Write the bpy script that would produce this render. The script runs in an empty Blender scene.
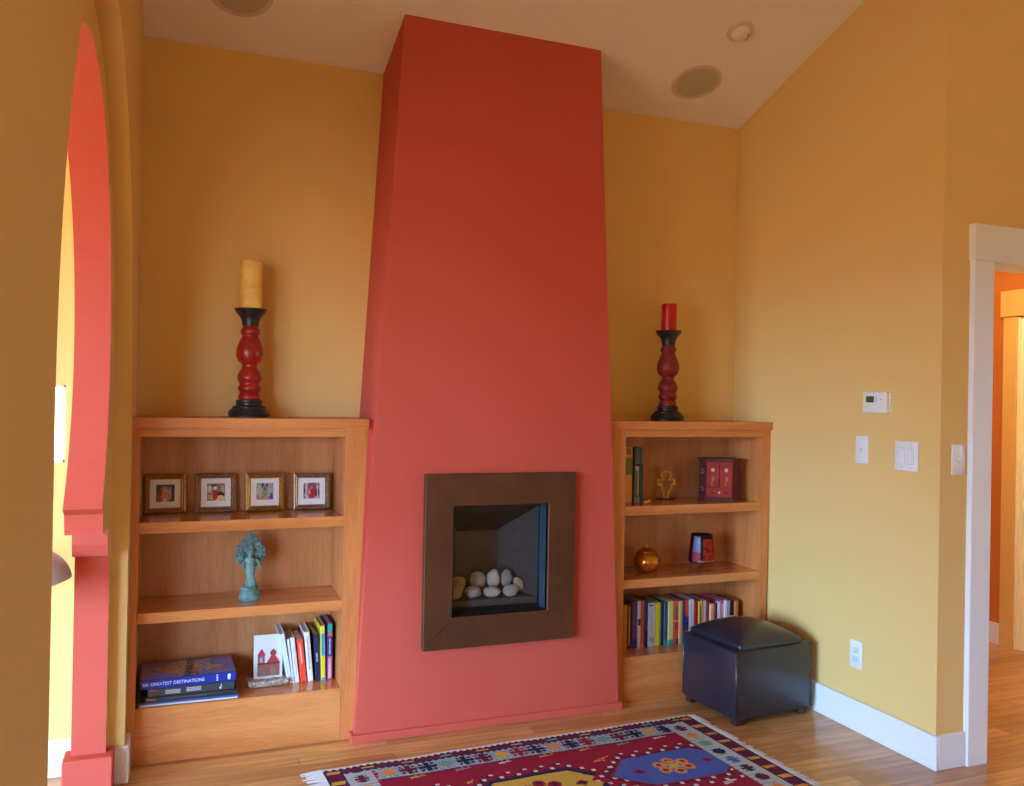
import bpy, bmesh, math, random
from mathutils import Vector, Matrix, noise
C = bpy.context.scene.collection
sc = bpy.context.scene
PI = math.pi
# ------------------------------------------------------------------ camera
cam_d = bpy.data.cameras.new('camera'); cam = bpy.data.objects.new('camera', cam_d); C.objects.link(cam)
yaw, pit, rol = math.radians(-21.2791), math.radians(0.2922), math.radians(1.0285)
fw = Vector((math.sin(-yaw)*math.cos(pit), math.cos(yaw)*math.cos(pit), math.sin(pit)))
rt = fw.cross(Vector((0, 0, 1))).normalized(); up = rt.cross(fw)
r2 = rt*math.cos(rol) + up*math.sin(rol); u2 = -rt*math.sin(rol) + up*math.cos(rol)
M = Matrix((r2, u2, -fw)).transposed().to_4x4(); M.translation = Vector((-2.6946, -3.7268, 1.3804))
cam.matrix_world = M
cam_d.sensor_width = 36; cam_d.lens = 851.91/1024*36; cam_d.shift_y = 0.72/1024
cam_d.clip_start = 0.02
sc.camera = cam
# ------------------------------------------------------------------ world
SKY = (0.38, 0.66, 1.0); SKY_S = 46.0
GND = (1.0, 0.76, 0.46); GND_S = 8.0
w = bpy.data.worlds.new('world'); sc.world = w; w.use_nodes = True
nt = w.node_tree; nt.nodes.clear()
tc = nt.nodes.new('ShaderNodeTexCoord'); sx = nt.nodes.new('ShaderNodeSeparateXYZ')
rp = nt.nodes.new('ShaderNodeValToRGB'); bg = nt.nodes.new('ShaderNodeBackground'); wo = nt.nodes.new('ShaderNodeOutputWorld')
mr = nt.nodes.new('ShaderNodeMapRange'); mr.inputs[1].default_value = -1; mr.inputs[2].default_value = 1
nt.links.new(tc.outputs['Generated'], sx.inputs[0]); nt.links.new(sx.outputs[2], mr.inputs[0])
nt.links.new(mr.outputs[0], rp.inputs[0]); nt.links.new(rp.outputs[0], bg.inputs[0]); nt.links.new(bg.outputs[0], wo.inputs[0])
e = rp.color_ramp.elements
e[0].position = 0.485; e[0].color = tuple(c*GND_S/SKY_S for c in GND) + (1,)
e[1].position = 0.515; e[1].color = SKY + (1,)
bg.inputs[1].default_value = SKY_S
# ------------------------------------------------------------------ windows' daylight portals, exposure
def portal(name, loc, rot, sx_, sy_):
    l = bpy.data.lights.new(name, 'AREA'); l.shape = 'RECTANGLE'; l.size = sx_; l.size_y = sy_
    l.cycles.is_portal = True; l.energy = 1
    o = bpy.data.objects.new(name, l); C.objects.link(o); o.location = loc; o.rotation_euler = rot
WIN_W = [(-1.3, -2.7), (-3.0, -4.4), (-4.7, -6.1)]   # west wall openings (y ranges)
WIN_S = [(-6.1, -4.9)]                 # south wall openings (x ranges)
WIN_E = [(-3.7, -4.2)]                              # east wall opening (y range)
ZS, ZH = 0.30, 2.15
for a, b in WIN_W: portal('window_portal', (-6.58, (a+b)/2, (ZS+ZH)/2), (PI/2, 0, -PI/2), abs(a-b), ZH-ZS)
for a, b in WIN_E: portal('window_portal', (4.18, (a+b)/2, (ZS+ZH)/2), (PI/2, 0, PI/2), abs(a-b), ZH-ZS)
for a, b in WIN_S: portal('window_portal', ((a+b)/2, -6.58, (ZS+ZH)/2), (PI/2, 0, PI), abs(a-b), ZH-ZS)
sc.view_settings.view_transform = 'Standard'; sc.view_settings.look = 'None'
sc.view_settings.gamma = 1; sc.view_settings.use_curve_mapping = False
sc.view_settings.exposure = 0.22
cy = sc.cycles
cy.use_denoising = True
cy.max_bounces = 10; cy.diffuse_bounces = 6; cy.glossy_bounces = 4; cy.transmission_bounces = 6
cy.caustics_reflective = False; cy.caustics_refractive = False; cy.sample_clamp_indirect = 6
# ------------------------------------------------------------------ materials
def lin(r, g, b):
    f = lambda c: (c/255/12.92) if c/255 <= .04045 else ((c/255+.055)/1.055)**2.4
    return (f(r), f(g), f(b), 1)
def mat(name, col, rough=.6, metal=0, spec=.5, bump=0, bscale=200, coat=0, emit=None, vary=0, vscale=6, trans=0, sheen=0):
    m = bpy.data.materials.new(name); m.use_nodes = True
    n = m.node_tree; p = n.nodes['Principled BSDF']
    p.inputs['Base Color'].default_value = col; p.inputs['Roughness'].default_value = rough
    p.inputs['Metallic'].default_value = metal; p.inputs['Specular IOR Level'].default_value = spec
    p.inputs['Coat Weight'].default_value = coat; p.inputs['Transmission Weight'].default_value = trans
    if coat: p.inputs['Coat Roughness'].default_value = .15
    if sheen: p.inputs['Sheen Weight'].default_value = sheen
    if emit: p.inputs['Emission Color'].default_value = emit[0]; p.inputs['Emission Strength'].default_value = emit[1]
    t = n.nodes.new('ShaderNodeTexCoord')
    if vary:
        no = n.nodes.new('ShaderNodeTexNoise'); no.inputs['Scale'].default_value = vscale; no.inputs['Detail'].default_value = 5
        cr = n.nodes.new('ShaderNodeValToRGB')
        cr.color_ramp.elements[0].position = .3; cr.color_ramp.elements[1].position = .7
        cr.color_ramp.elements[0].color = tuple(c*(1-vary) for c in col[:3]) + (1,)
        cr.color_ramp.elements[1].color = tuple(min(1, c*(1+vary)) for c in col[:3]) + (1,)
        n.links.new(t.outputs['Object'], no.inputs['Vector']); n.links.new(no.outputs['Fac'], cr.inputs[0]); n.links.new(cr.outputs[0], p.inputs['Base Color'])
    if bump:
        nb = n.nodes.new('ShaderNodeTexNoise'); nb.inputs['Scale'].default_value = bscale; nb.inputs['Detail'].default_value = 3
        bp = n.nodes.new('ShaderNodeBump'); bp.inputs['Strength'].default_value = bump; bp.inputs['Distance'].default_value = .002
        n.links.new(t.outputs['Object'], nb.inputs['Vector']); n.links.new(nb.outputs['Fac'], bp.inputs['Height']); n.links.new(bp.outputs[0], p.inputs['Normal'])
    return m
def wood(name, c1, c2, axis='z', rough=.38, coat=.15, seed=0):
    m = bpy.data.materials.new(name); m.use_nodes = True
    n = m.node_tree; p = n.nodes['Principled BSDF']; L = n.links.new
    t = n.nodes.new('ShaderNodeTexCoord'); mp = n.nodes.new('ShaderNodeMapping')
    s = {'z': (9, 9, .9), 'x': (.9, 9, 9), 'y': (9, .9, 9)}[axis]
    mp.inputs['Scale'].default_value = s; mp.inputs['Location'].default_value = (seed*3.1, seed*1.7, seed*.9)
    a = n.nodes.new('ShaderNodeTexNoise'); a.inputs['Scale'].default_value = 1.3; a.inputs['Detail'].default_value = 4; a.inputs['Distortion'].default_value = .7
    b = n.nodes.new('ShaderNodeTexNoise'); b.inputs['Scale'].default_value = 14; b.inputs['Detail'].default_value = 6
    mx = n.nodes.new('ShaderNodeMath'); mx.operation = 'MULTIPLY_ADD'; mx.inputs[1].default_value = .35
    sb = n.nodes.new('ShaderNodeMath'); sb.operation = 'MULTIPLY'; sb.inputs[1].default_value = .65
    cr = n.nodes.new('ShaderNodeValToRGB'); cr.color_ramp.elements[0].position = .36; cr.color_ramp.elements[1].position = .64
    cr.color_ramp.elements[0].color = c1; cr.color_ramp.elements[1].color = c2
    L(t.outputs['Object'], mp.inputs[0]); L(mp.outputs[0], a.inputs['Vector']); L(mp.outputs[0], b.inputs['Vector'])
    L(a.outputs['Fac'], sb.inputs[0]); L(b.outputs['Fac'], mx.inputs[0]); L(sb.outputs[0], mx.inputs[2]); L(mx.outputs[0], cr.inputs[0]); L(cr.outputs[0], p.inputs['Base Color'])
    p.inputs['Roughness'].default_value = rough; p.inputs['Coat Weight'].default_value = coat; p.inputs['Coat Roughness'].default_value = .2
    return m
def floor_mat():
    m = bpy.data.materials.new('oak_floor'); m.use_nodes = True
    n = m.node_tree; p = n.nodes['Principled BSDF']; L = n.links.new
    t = n.nodes.new('ShaderNodeTexCoord')
    br = n.nodes.new('ShaderNodeTexBrick'); br.offset = .37; br.offset_frequency = 2
    br.inputs['Scale'].default_value = 1; br.inputs['Brick Width'].default_value = .95; br.inputs['Row Height'].default_value = .082
    br.inputs['Mortar Size'].default_value = .0009; br.inputs['Mortar Smooth'].default_value = .2; br.inputs['Bias'].default_value = 0
    br.inputs['Color1'].default_value = lin(176, 122, 70); br.inputs['Color2'].default_value = lin(222, 172, 112); br.inputs['Mortar'].default_value = lin(95, 58, 30)
    mp = n.nodes.new('ShaderNodeMapping'); mp.inputs['Scale'].default_value = (1.6, 26, 1)
    no = n.nodes.new('ShaderNodeTexNoise'); no.inputs['Scale'].default_value = 2.2; no.inputs['Detail'].default_value = 6; no.inputs['Distortion'].default_value = .6
    cr = n.nodes.new('ShaderNodeValToRGB'); cr.color_ramp.elements[0].position = .3; cr.color_ramp.elements[1].position = .7
    cr.color_ramp.elements[0].color = (.62, .58, .54, 1); cr.color_ramp.elements[1].color = (1.12, 1.1, 1.08, 1)
    mx = n.nodes.new('ShaderNodeMix'); mx.data_type = 'RGBA'; mx.blend_type = 'MULTIPLY'; mx.inputs[0].default_value = 1
    L(t.outputs['Object'], br.inputs['Vector']); L(t.outputs['Object'], mp.inputs[0]); L(mp.outputs[0], no.inputs['Vector'])
    L(no.outputs['Fac'], cr.inputs[0]); L(br.outputs['Color'], mx.inputs[6]); L(cr.outputs[0], mx.inputs[7]); L(mx.outputs[2], p.inputs['Base Color'])
    p.inputs['Roughness'].default_value = .3; p.inputs['Coat Weight'].default_value = .35; p.inputs['Coat Roughness'].default_value = .12
    return m
def vcol_mat(name, rough=.9):
    m = bpy.data.materials.new(name); m.use_nodes = True
    n = m.node_tree; p = n.nodes['Principled BSDF']
    a = n.nodes.new('ShaderNodeVertexColor'); a.layer_name = 'Col'
    n.links.new(a.outputs[0], p.inputs['Base Color']); p.inputs['Roughness'].default_value = rough
    p.inputs['Specular IOR Level'].default_value = .2
    return m
_mc = {}
def plain(c, rough=.5, metal=0):
    k = (tuple(c), rough, metal)
    if k not in _mc: _mc[k] = mat('paint_%d_%d_%d' % tuple(c), lin(*c), rough, metal)
    return _mc[k]
YEL = mat('ochre_wall_paint', lin(225, 191, 124), .75, bump=.15, bscale=160, spec=.25)
PNK = mat('terracotta_red_wall_paint', lin(195, 84, 70), .7, bump=.15, bscale=160, spec=.25)
CEI = mat('ceiling_paint', lin(238, 230, 236), .85, bump=.2, bscale=120, spec=.2)
WHT = mat('white_trim_paint', lin(226, 230, 240), .4)
PLS = mat('white_plastic', lin(226, 230, 236), .35)
ORG = mat('orange_wall_paint', lin(190, 108, 42), .75, spec=.25)
CRM = mat('cream_door_paint', lin(246, 236, 190), .45)
FLR = floor_mat()
CH1, CH2 = lin(184, 108, 56), lin(212, 138, 80)
WZ = wood('cherry_upright', CH1, CH2, 'z'); WX = wood('cherry_lengthwise', CH1, CH2, 'x', seed=2)
WSH = wood('cherry_shelf_polished', CH1, CH2, 'x', rough=.2, coat=.6, seed=8)
WBK = wood('cherry_back_veneer', lin(172, 106, 62), lin(198, 134, 86), 'z', seed=5)
BRZ = mat('bronze_patina_metal', lin(92, 56, 34), .5, .4, vary=.25, vscale=5, bump=.1, bscale=60)
STL = mat('sky_tinted_steel', lin(110, 140, 165), .32, .9)  # dark steel; the blue of reflected sky is put into its base colour
BLK = mat('black_enamel', lin(14, 14, 16), .4)
FBX = mat('charcoal_firebox_panel', lin(92, 90, 96), .6, vary=.15, vscale=30)
TRY = mat('grey_tray_ceramic', lin(96, 92, 96), .7, bump=.3, bscale=80)
LEA = mat('dark_navy_leather', lin(28, 30, 44), .36, bump=.2, bscale=350, coat=.35, spec=.6)
LEG = mat('dark_brown_wood', lin(62, 30, 24), .4)
GLD = mat('antique_gold_leaf', lin(176, 132, 66), .38, .75, vary=.3, vscale=90, bump=.3, bscale=150)
GLD2 = mat('silvery_gold_leaf', lin(150, 122, 92), .42, .65, vary=.35, vscale=90, bump=.3, bscale=150)
BRS = mat('bright_brass', lin(222, 172, 70), .4, .55)
REDW = mat('distressed_red_wood', lin(150, 22, 16), .38, coat=.2, vary=.3, vscale=25)
BLKW = mat('distressed_black_wood', lin(30, 28, 32), .42, coat=.1, vary=.3, vscale=40)
IVW = mat('honey_wax', lin(246, 196, 104), .5, vary=.22, vscale=14); IVW.node_tree.nodes['Principled BSDF'].inputs['Subsurface Weight'].default_value = .25
RDW = mat('red_wax', lin(196, 22, 14), .3, vary=.2, vscale=20)
VRD = mat('verdigris_bronze', lin(104, 142, 140), .6, .2, vary=.4, vscale=60, bump=.6, bscale=120)
PGS = mat('book_paper', lin(206, 200, 190), .8)
def thin_glass():
    m = bpy.data.materials.new('clear_glass'); m.use_nodes = True; n = m.node_tree; n.nodes.clear()
    a = n.nodes.new('ShaderNodeBsdfTransparent'); g = n.nodes.new('ShaderNodeBsdfGlossy'); g.inputs['Roughness'].default_value = .02
    f = n.nodes.new('ShaderNodeFresnel'); f.inputs[0].default_value = 1.3; x = n.nodes.new('ShaderNodeMixShader'); o = n.nodes.new('ShaderNodeOutputMaterial')
    n.links.new(f.outputs[0], x.inputs[0]); n.links.new(a.outputs[0], x.inputs[1]); n.links.new(g.outputs[0], x.inputs[2]); n.links.new(x.outputs[0], o.inputs[0])
    return m
GLS = thin_glass()
# ------------------------------------------------------------------ geometry helpers
def nb(): return bmesh.new()
def obj(name, bm, m, parent=None, smooth=False, loc=None, rot=None):
    me = bpy.data.meshes.new(name)
    bmesh.ops.recalc_face_normals(bm, faces=bm.faces)
    bm.to_mesh(me); bm.free()
    for x in (m if isinstance(m, (list, tuple)) else [m]): me.materials.append(x)
    if smooth:
        for p in me.polygons: p.use_smooth = True
        if smooth is not True:
            me.set_sharp_from_angle(angle=math.radians(smooth))
    o = bpy.data.objects.new(name, me); C.objects.link(o)
    if parent: o.parent = parent
    if loc: o.location = loc
    if rot: o.rotation_euler = rot
    return o
def box(bm, lo, hi, bev=0, seg=2, mi=0, mtx=None):
    r = bmesh.ops.create_cube(bm, size=1)
    v = r['verts']
    for q in v: q.co = Vector([lo[i] + (q.co[i]+.5)*(hi[i]-lo[i]) for i in range(3)])
    fs = set(f for q in v for f in q.link_faces)
    if bev:
        es = list(set(ed for q in v for ed in q.link_edges))
        r2_ = bmesh.ops.bevel(bm, geom=es, offset=bev, segments=seg, affect='EDGES', profile=.5)
        fs = set(r2_['faces']) | set(f for f in fs if f.is_valid)
    vs = list(set(q for f in fs for q in f.verts))
    for f in fs: f.material_index = mi
    if mtx: bmesh.ops.transform(bm, matrix=mtx, verts=vs)
    return vs
def lathe(bm, prof, seg=32, c=(0, 0, 0), mi=0, caps=True):
    rings = []
    for r, z in prof:
        rings.append([bm.verts.new((c[0]+r*math.cos(2*PI*i/seg), c[1]+r*math.sin(2*PI*i/seg), c[2]+z)) for i in range(seg)])
    fs = []
    for a, b in zip(rings, rings[1:]):
        for i in range(seg): fs.append(bm.faces.new((a[i], a[(i+1) % seg], b[(i+1) % seg], b[i])))
    if caps: fs.append(bm.faces.new(rings[0])); fs.append(bm.faces.new(rings[-1]))
    for f in fs: f.material_index = mi
def tube(bm, pts, rad, seg=8, mi=0, closed=False):
    pts = [Vector(p) for p in pts]; n = len(pts); rings = []
    for i, p in enumerate(pts):
        if closed: d = pts[(i+1) % n]-pts[i-1]
        else: d = pts[min(i+1, n-1)]-pts[max(i-1, 0)]
        d.normalize(); a = d.orthogonal() if abs(d.z) > .9 else d.cross(Vector((0, 0, 1)))
        a.normalize(); b = d.cross(a)
        r = rad[i] if isinstance(rad, (list, tuple)) else rad
        rings.append([bm.verts.new(p + (a*math.cos(2*PI*k/seg) + b*math.sin(2*PI*k/seg))*r) for k in range(seg)])
    prs = list(zip(rings, rings[1:])) + ([(rings[-1], rings[0])] if closed else [])
    for a, b in prs:
        for k in range(seg): bm.faces.new((a[k], a[(k+1) % seg], b[(k+1) % seg], b[k])).material_index = mi
    if not closed:
        bm.faces.new(rings[0]).material_index = mi; bm.faces.new(rings[-1]).material_index = mi
def prism(bm, poly, a, b, axis='x', mi=0):
    """poly: list of 2-D points; axis: extrusion axis. x:(y,z) y:(x,z) z:(x,y)"""
    def P(p, t): return {'x': (t, p[0], p[1]), 'y': (p[0], t, p[1]), 'z': (p[0], p[1], t)}[axis]
    A = [bm.verts.new(P(p, a)) for p in poly]; B = [bm.verts.new(P(p, b)) for p in poly]
    n = len(poly); fs = []
    cap = [bm.faces.new(A), bm.faces.new(B)]
    for i in range(n): fs.append(bm.faces.new((A[i], A[(i+1) % n], B[(i+1) % n], B[i])))
    for f in cap+fs: f.material_index = mi
    if n > 4:
        for f in cap: f.normal_update()
        bmesh.ops.triangulate(bm, faces=cap, ngon_method='EAR_CLIP')
    return fs
def blob(bm, c, s, rot=(0, 0, 0), rough=.06, seed=0, sub=3, mi=0, freq=2.2):
    r = bmesh.ops.create_icosphere(bm, subdivisions=sub, radius=1)
    mt = Matrix.Translation(c) @ Matrix.Rotation(rot[2], 4, 'Z') @ Matrix.Rotation(rot[1], 4, 'Y') @ Matrix.Rotation(rot[0], 4, 'X') @ Matrix.Diagonal((*s, 1))
    for v in r['verts']:
        d = 1 + rough*noise.noise(v.co*freq*.6 + Vector((seed*7.3, seed*3.1, 0)))*2
        v.co = mt @ (v.co*d)
    for f in set(f for v in r['verts'] for f in v.link_faces): f.material_index = mi
def tag(o, label=None, cat=None, group=None, kind=None):
    if label: o['label'] = label
    if cat: o['category'] = cat
    if group: o['group'] = group
    if kind: o['kind'] = kind
    return o
def thing(name, label, cat, loc=(0, 0, 0), rz=0, group=None, rx=0, ry=0):
    o = bpy.data.objects.new(name, None); C.objects.link(o); o.empty_display_size = .05
    o.location = loc; o.rotation_euler = (rx, ry, rz)
    return tag(o, label, cat, group)
def struct(name, bm, m, parent=None, smooth=False):
    o = obj(name, bm, m, parent, smooth)
    if not parent: o['kind'] = 'structure'
    return o
def lettering(name, text, size, m, parent, loc, rot, depth=.0003, align='CENTER', sxy=(1, 1)):
    cu = bpy.data.curves.new(name, 'FONT'); cu.body = text; cu.size = size; cu.extrude = depth
    cu.align_x = align; cu.align_y = 'CENTER'
    t = bpy.data.objects.new(name+'_tmp', cu); C.objects.link(t)
    dg = bpy.context.evaluated_depsgraph_get()
    me = bpy.data.meshes.new_from_object(t.evaluated_get(dg)); me.materials.clear(); me.materials.append(m)
    bpy.data.objects.remove(t)
    o = bpy.data.objects.new(name, me); C.objects.link(o); o.parent = parent; o.location = loc; o.rotation_euler = rot
    o.scale = (sxy[0], sxy[1], 1)
    return o
def text_bars(bm, x0, x1, z0, z1, y, rows=1, th=.0008, rnd=None):
    """ small unreadable print: rows of short marks on a face that looks to -y """
    rnd = rnd or random.Random(1); dz = (z1-z0)/rows
    for r in range(rows):
        x = x0
        while x < x1:
            wd = rnd.uniform(.0015, .004)
            box(bm, (x, y-th, z0+dz*(r+.2)), (min(x1, x+wd), y, z0+dz*(r+.8))); x += wd+rnd.uniform(.0006, .0014)
# ------------------------------------------------------------------ room shell
HC, K = 2.8065, .3414
XL, LR = -2.855, -1.302
def ceil_z(y): return HC - K*y
# floor
bm = nb(); box(bm, (-6.6, -6.6, -.1), (4.2, 1.6, 0)); struct('floor', bm, FLR)
# ceiling: one slope that rises away from the back wall
bm = nb(); prism(bm, [(.12, ceil_z(.12)), (-6.6, ceil_z(-6.6)), (-6.6, ceil_z(-6.6)+.12), (.12, ceil_z(.12)+.12)], -6.6, 4.2, 'x'); struct('ceiling', bm, CEI)
# back wall
bm = nb(); box(bm, (XL-.165, 0, 0), (.12, .12, HC+.02)); struct('wall_back', bm, YEL)
# right wall up to its outside corner
bm = nb(); prism(bm, [(0, 0), (LR, 0), (LR, ceil_z(LR)+.03), (0, ceil_z(0)+.03)], 0, .12, 'x'); struct('wall_right', bm, YEL)
# hall wall with doorway (faces the camera, beyond the corner)
D0, D1, DH = .238, 1.06, 1.95
bm = nb()
zt = ceil_z(LR)+.03
box(bm, (.12, LR, 0), (D0, LR+.12, zt)); box(bm, (D1, LR, 0), (4.2, LR+.12, zt)); box(bm, (D0, LR, DH), (D1, LR+.12, zt))
struct('wall_hall', bm, YEL)
# left wall: thick wall pierced by an arch
AY, AR, AS = -1.415, .985, 1.36      # outer arch: centre y, radius, springing height
WEND = -3.55
def arch_wall(bm, x0, x1, yb):
    n = 40; pts = [(AY+AR*math.cos(PI*i/n), AS+AR*math.sin(PI*i/n)) for i in range(n+1)]   # from far side over to the near side
    poly = [(yb, 0), (AY+AR, 0)] + pts + [(AY-AR, 0), (WEND, 0), (WEND, ceil_z(WEND)+.03), (yb, ceil_z(yb)+.03)]
    prism(bm, poly, x0, x1, 'x')
bm = nb(); arch_wall(bm, XL-.165, XL, 0); wl = struct('wall_left', bm, YEL)
# terracotta horseshoe liner set inside the arch, with stepped corbels, slim posts and plinths
PY, PR, PZ = -1.36, .715, 1.53
a0 = -math.asin((PZ-1.02)/PR)
n = 56
inner = [(PY+PR*math.cos(a0+(PI-2*a0)*i/n), PZ+PR*math.sin(a0+(PI-2*a0)*i/n)) for i in range(n+1)]
cy_far = inner[0][0]; cy_near = inner[-1][0]
def half(s):   # profile from floor up to the springing, far side (s=1) or near (s=-1)
    e_ = [( -.50, .0), (-.50, .815), (-.585, .83), (-.60, .87), (-.60, .925), (-.80, .935), (-.82, 1.0)]
    return [((y if s > 0 else 2*PY-y-.10), z) for y, z in e_]
outer = [(AY+AR*math.cos(PI*i/n), AS+AR*math.sin(PI*i/n)) for i in range(n+1)]
inner = [q for q in inner if q[0] > PY or q[1] > 1.40]
poly = half(1) + inner + [(-2.10, 1.36), (-2.24, 1.25), (-2.28, .9), (-2.28, 0), (AY-AR, 0)] + outer[::-1] + [(AY+AR, 0)]
bm = nb()
prism(bm, poly, XL-.162, XL-.055, 'x')
bm.normal_update()
for f in bm.faces:
    if f.calc_center_median().x > XL-.056: f.material_index = 1
for s in (1, -1):
    y0, y1 = (-.545, -.44) if s > 0 else (-2.39, -2.24)
    box(bm, (XL-.185, min(y0, y1), 0), (XL-.03, max(y0, y1), .14), .004, 1)
struct('trim_arch_liner', bm, [PNK, YEL])
# left room beyond the arch
bm = nb(); box(bm, (-6.6, -.30, 0), (-3.60, -.18, 3.2)); box(bm, (-3.60, -.30, 0), (XL-.165, -.18, 1.119)); box(bm, (-3.60, -.30, 1.40), (XL-.165, -.18, 3.2)); box(bm, (-3.076, -.30, 1.119), (XL-.165, -.18, 1.40))
struct('wall_side_room', bm, YEL)
bm = nb(); box(bm, (-3.6, -.245, 1.119), (-3.076, -.241, 1.40)); wg = struct('window_1', bm, GLS)
bm = nb()
for lo, hi in (((-3.60, -.27, 1.119), (-3.076, -.22, 1.129)), ((-3.60, -.27, 1.39), (-3.076, -.22, 1.40)), ((-3.086, -.27, 1.119), (-3.076, -.22, 1.40)), ((-3.6, -.27, 1.119), (-3.585, -.22, 1.4))): box(bm, lo, hi)
obj('window_frame', bm, WHT, wg)
portal('window_portal', (-3.338, -.19, 1.26), (PI/2, 0, 0), .52, .28)
# west, south and east walls with the windows that light the rooms
def pierced(x0, x1, lo, hi, wins, axis, top):
    bm = nb(); ws = sorted([tuple(sorted(q)) for q in wins]); cur = lo
    def bb(a, b, z0, z1):
        if axis == 'y': box(bm, (x0, a, z0), (x1, b, z1))
        else: box(bm, (a, x0, z0), (b, x1, z1))
    for a, b in ws:
        bb(cur, a, 0, top); bb(a, b, 0, ZS); bb(a, b, ZH, top); cur = b
    bb(cur, hi, 0, top)
    return bm
struct('wall_west', pierced(-6.6, -6.5, -6.6, -.18, WIN_W, 'y', 5.2), YEL)
struct('wall_south', pierced(-6.6, -6.5, -6.5, 4.2, WIN_S, 'x', 5.2), YEL)
struct('wall_east', pierced(4.1, 4.2, -6.5, LR, WIN_E, 'y', 5.2), YEL)
def win_frame(n_, axis, a, b):
    a, b = sorted((a, b)); bm = nb(); m_ = (a+b)/2
    def bb(p, q, z0, z1):
        if axis == 'y': box(bm, (-6.57, p, z0), (-6.5, q, z1))
        elif axis == 'e': box(bm, (4.1, p, z0), (4.17, q, z1))
        else: box(bm, (p, -6.57, z0), (q, -6.5, z1))
    bb(a, a+.05, ZS, ZH); bb(b-.05, b, ZS, ZH); bb(m_-.025, m_+.025, ZS, ZH); bb(a, b, ZS, ZS+.05); bb(a, b, ZH-.05, ZH)
    struct('window_%d' % n_, bm, WHT)
k_ = 2
for a, b in WIN_W: win_frame(k_, 'y', a, b); k_ += 1
for a, b in WIN_S: win_frame(k_, 'x', a, b); k_ += 1
for a, b in WIN_E: win_frame(k_, 'e', a, b); k_ += 1
# chimney breast: tapers upwards, holds the firebox opening
FY = -.353
cz1 = ceil_z(FY)
def chl(z): return -2.0262 + .1513*z/2.9264
def chr_(z): return -.8421 - .1444*z/2.9264
OX0, OX1, OZ0, OZ1 = -1.645, -1.208, .470, .936
bm = nb()
def fr(z, xs): return [(x, z) for x in xs]
zs = [0, OZ0, OZ1, cz1+.02]
def quad(p): bm.faces.new([bm.verts.new(q) for q in p])
F3 = lambda x, z: (x, FY, z)
quad([F3(chl(0), 0), F3(chr_(0), 0), F3(chr_(OZ0), OZ0), F3(chl(OZ0), OZ0)])
quad([F3(chl(OZ0), OZ0), F3(OX0, OZ0), F3(OX0, OZ1), F3(chl(OZ1), OZ1)])
quad([F3(OX1, OZ0), F3(chr_(OZ0), OZ0), F3(chr_(OZ1), OZ1), F3(OX1, OZ1)])
quad([F3(chl(OZ1), OZ1), F3(chr_(OZ1), OZ1), F3(chr_(zs[3]), zs[3]), F3(chl(zs[3]), zs[3])])
for fn in (chl, chr_):
    z3 = zs[3]
    quad([(fn(0), FY, 0), (fn(0), 0, 0), (fn(z3), 0, z3), (fn(z3), FY, z3)])
quad([(OX0, FY, OZ0), (OX1, FY, OZ0), (OX1, FY+.02, OZ0), (OX0, FY+.02, OZ0)])
bmesh.ops.remove_doubles(bm, verts=bm.verts, dist=1e-5)
prism(bm, [(-2.0215, 0), (chl(0), 0), (chl(1.283), 1.283), (-2.0215+.031*1.283, 1.283)][::1], -.304, -.02, 'y')
struct('wall_chimney', bm, PNK)
bm = nb()
box(bm, (chl(0)-.012, FY-.013, 0), (chr_(0)+.012, FY, .034), .002, 1); box(bm, (chr_(0), FY, 0), (chr_(0)+.012, -.306, .034)); box(bm, (chl(0)-.012, FY, 0), (chl(0), -.306, .034))
struct('baseboard_chimney', bm, PNK)
# baseboards
def bboard(name, parts):
    bm = nb()
    for lo, hi in parts: box(bm, lo, hi, .003, 1)
    struct(name, bm, WHT)
BH = .131
bboard('baseboard_right', [((-.015, LR-.015, 0), (0, -.306, BH))])
bboard('baseboard_hall', [((0, LR-.015, 0), (.137, LR, BH)), ((1.175, LR-.015, 0), (4.1, LR, BH))])
bboard('baseboard_left', [((XL-.053, AY+AR-.015, 0), (XL+.015, AY+AR, BH)), ((XL, AY+AR, 0), (XL+.015, -.31, BH)), ((XL, WEND, 0), (XL+.015, AY-AR, BH))])
bboard('baseboard_side_room', [((-6.5, -.315, 0), (XL-.166, -.30, BH))])
# hall doorway casing
bm = nb()
box(bm, (.137, LR-.024, 0), (D0, LR, 1.943), .002, 1); box(bm, (D1, LR-.024, 0), (D1+.115, LR, 1.943), .002, 1)
box(bm, (.13, LR-.03, 1.943), (D1+.125, LR, 2.083), .002, 1)
box(bm, (D0, LR-.01, 0), (D0+.018, LR+.13, 1.943)); box(bm, (D1-.018, LR-.01, 0), (D1, LR+.13, 1.943)); box(bm, (D0, LR-.024, 1.941), (D1, LR+.13, 1.955))
struct('door_1', bm, WHT)
# room beyond the doorway
FX = 1.77
bm = nb(); box(bm, (FX, LR+.12, 0), (FX+.1, -.98, 2.6)); box(bm, (FX, -.24, 0), (FX+.1, 1.5, 2.6)); box(bm, (FX, -.98, 1.90), (FX+.1, -.24, 2.6)); struct('wall_far_room', bm, ORG)
bm = nb(); box(bm, (.12, 1.5, 0), (FX+.1, 1.6, 2.6)); struct('wall_far_room_end', bm, ORG)
bm = nb(); box(bm, (.0, .12, 0), (.12, 1.6, 2.7)); struct('wall_far_room_side', bm, ORG)
bm = nb(); box(bm, (FX+.1, LR+.12, 0), (FX+.2, 1.6, 2.7)); struct('wall_far_room_back', bm, ORG)
bm = nb(); box(bm, (.12, LR+.12, 2.6), (FX+.1, 1.6, 2.7)); struct('ceiling_far_room', bm, CEI)
bm = nb()
box(bm, (FX-.022, -.240, 0), (FX, -.155, 1.90), .002, 1); box(bm, (FX-.022, -1.09, 0), (FX, -.98, 1.90), .002, 1); box(bm, (FX-.03, -1.10, 1.90), (FX, -.14, 2.05), .002, 1)
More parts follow.
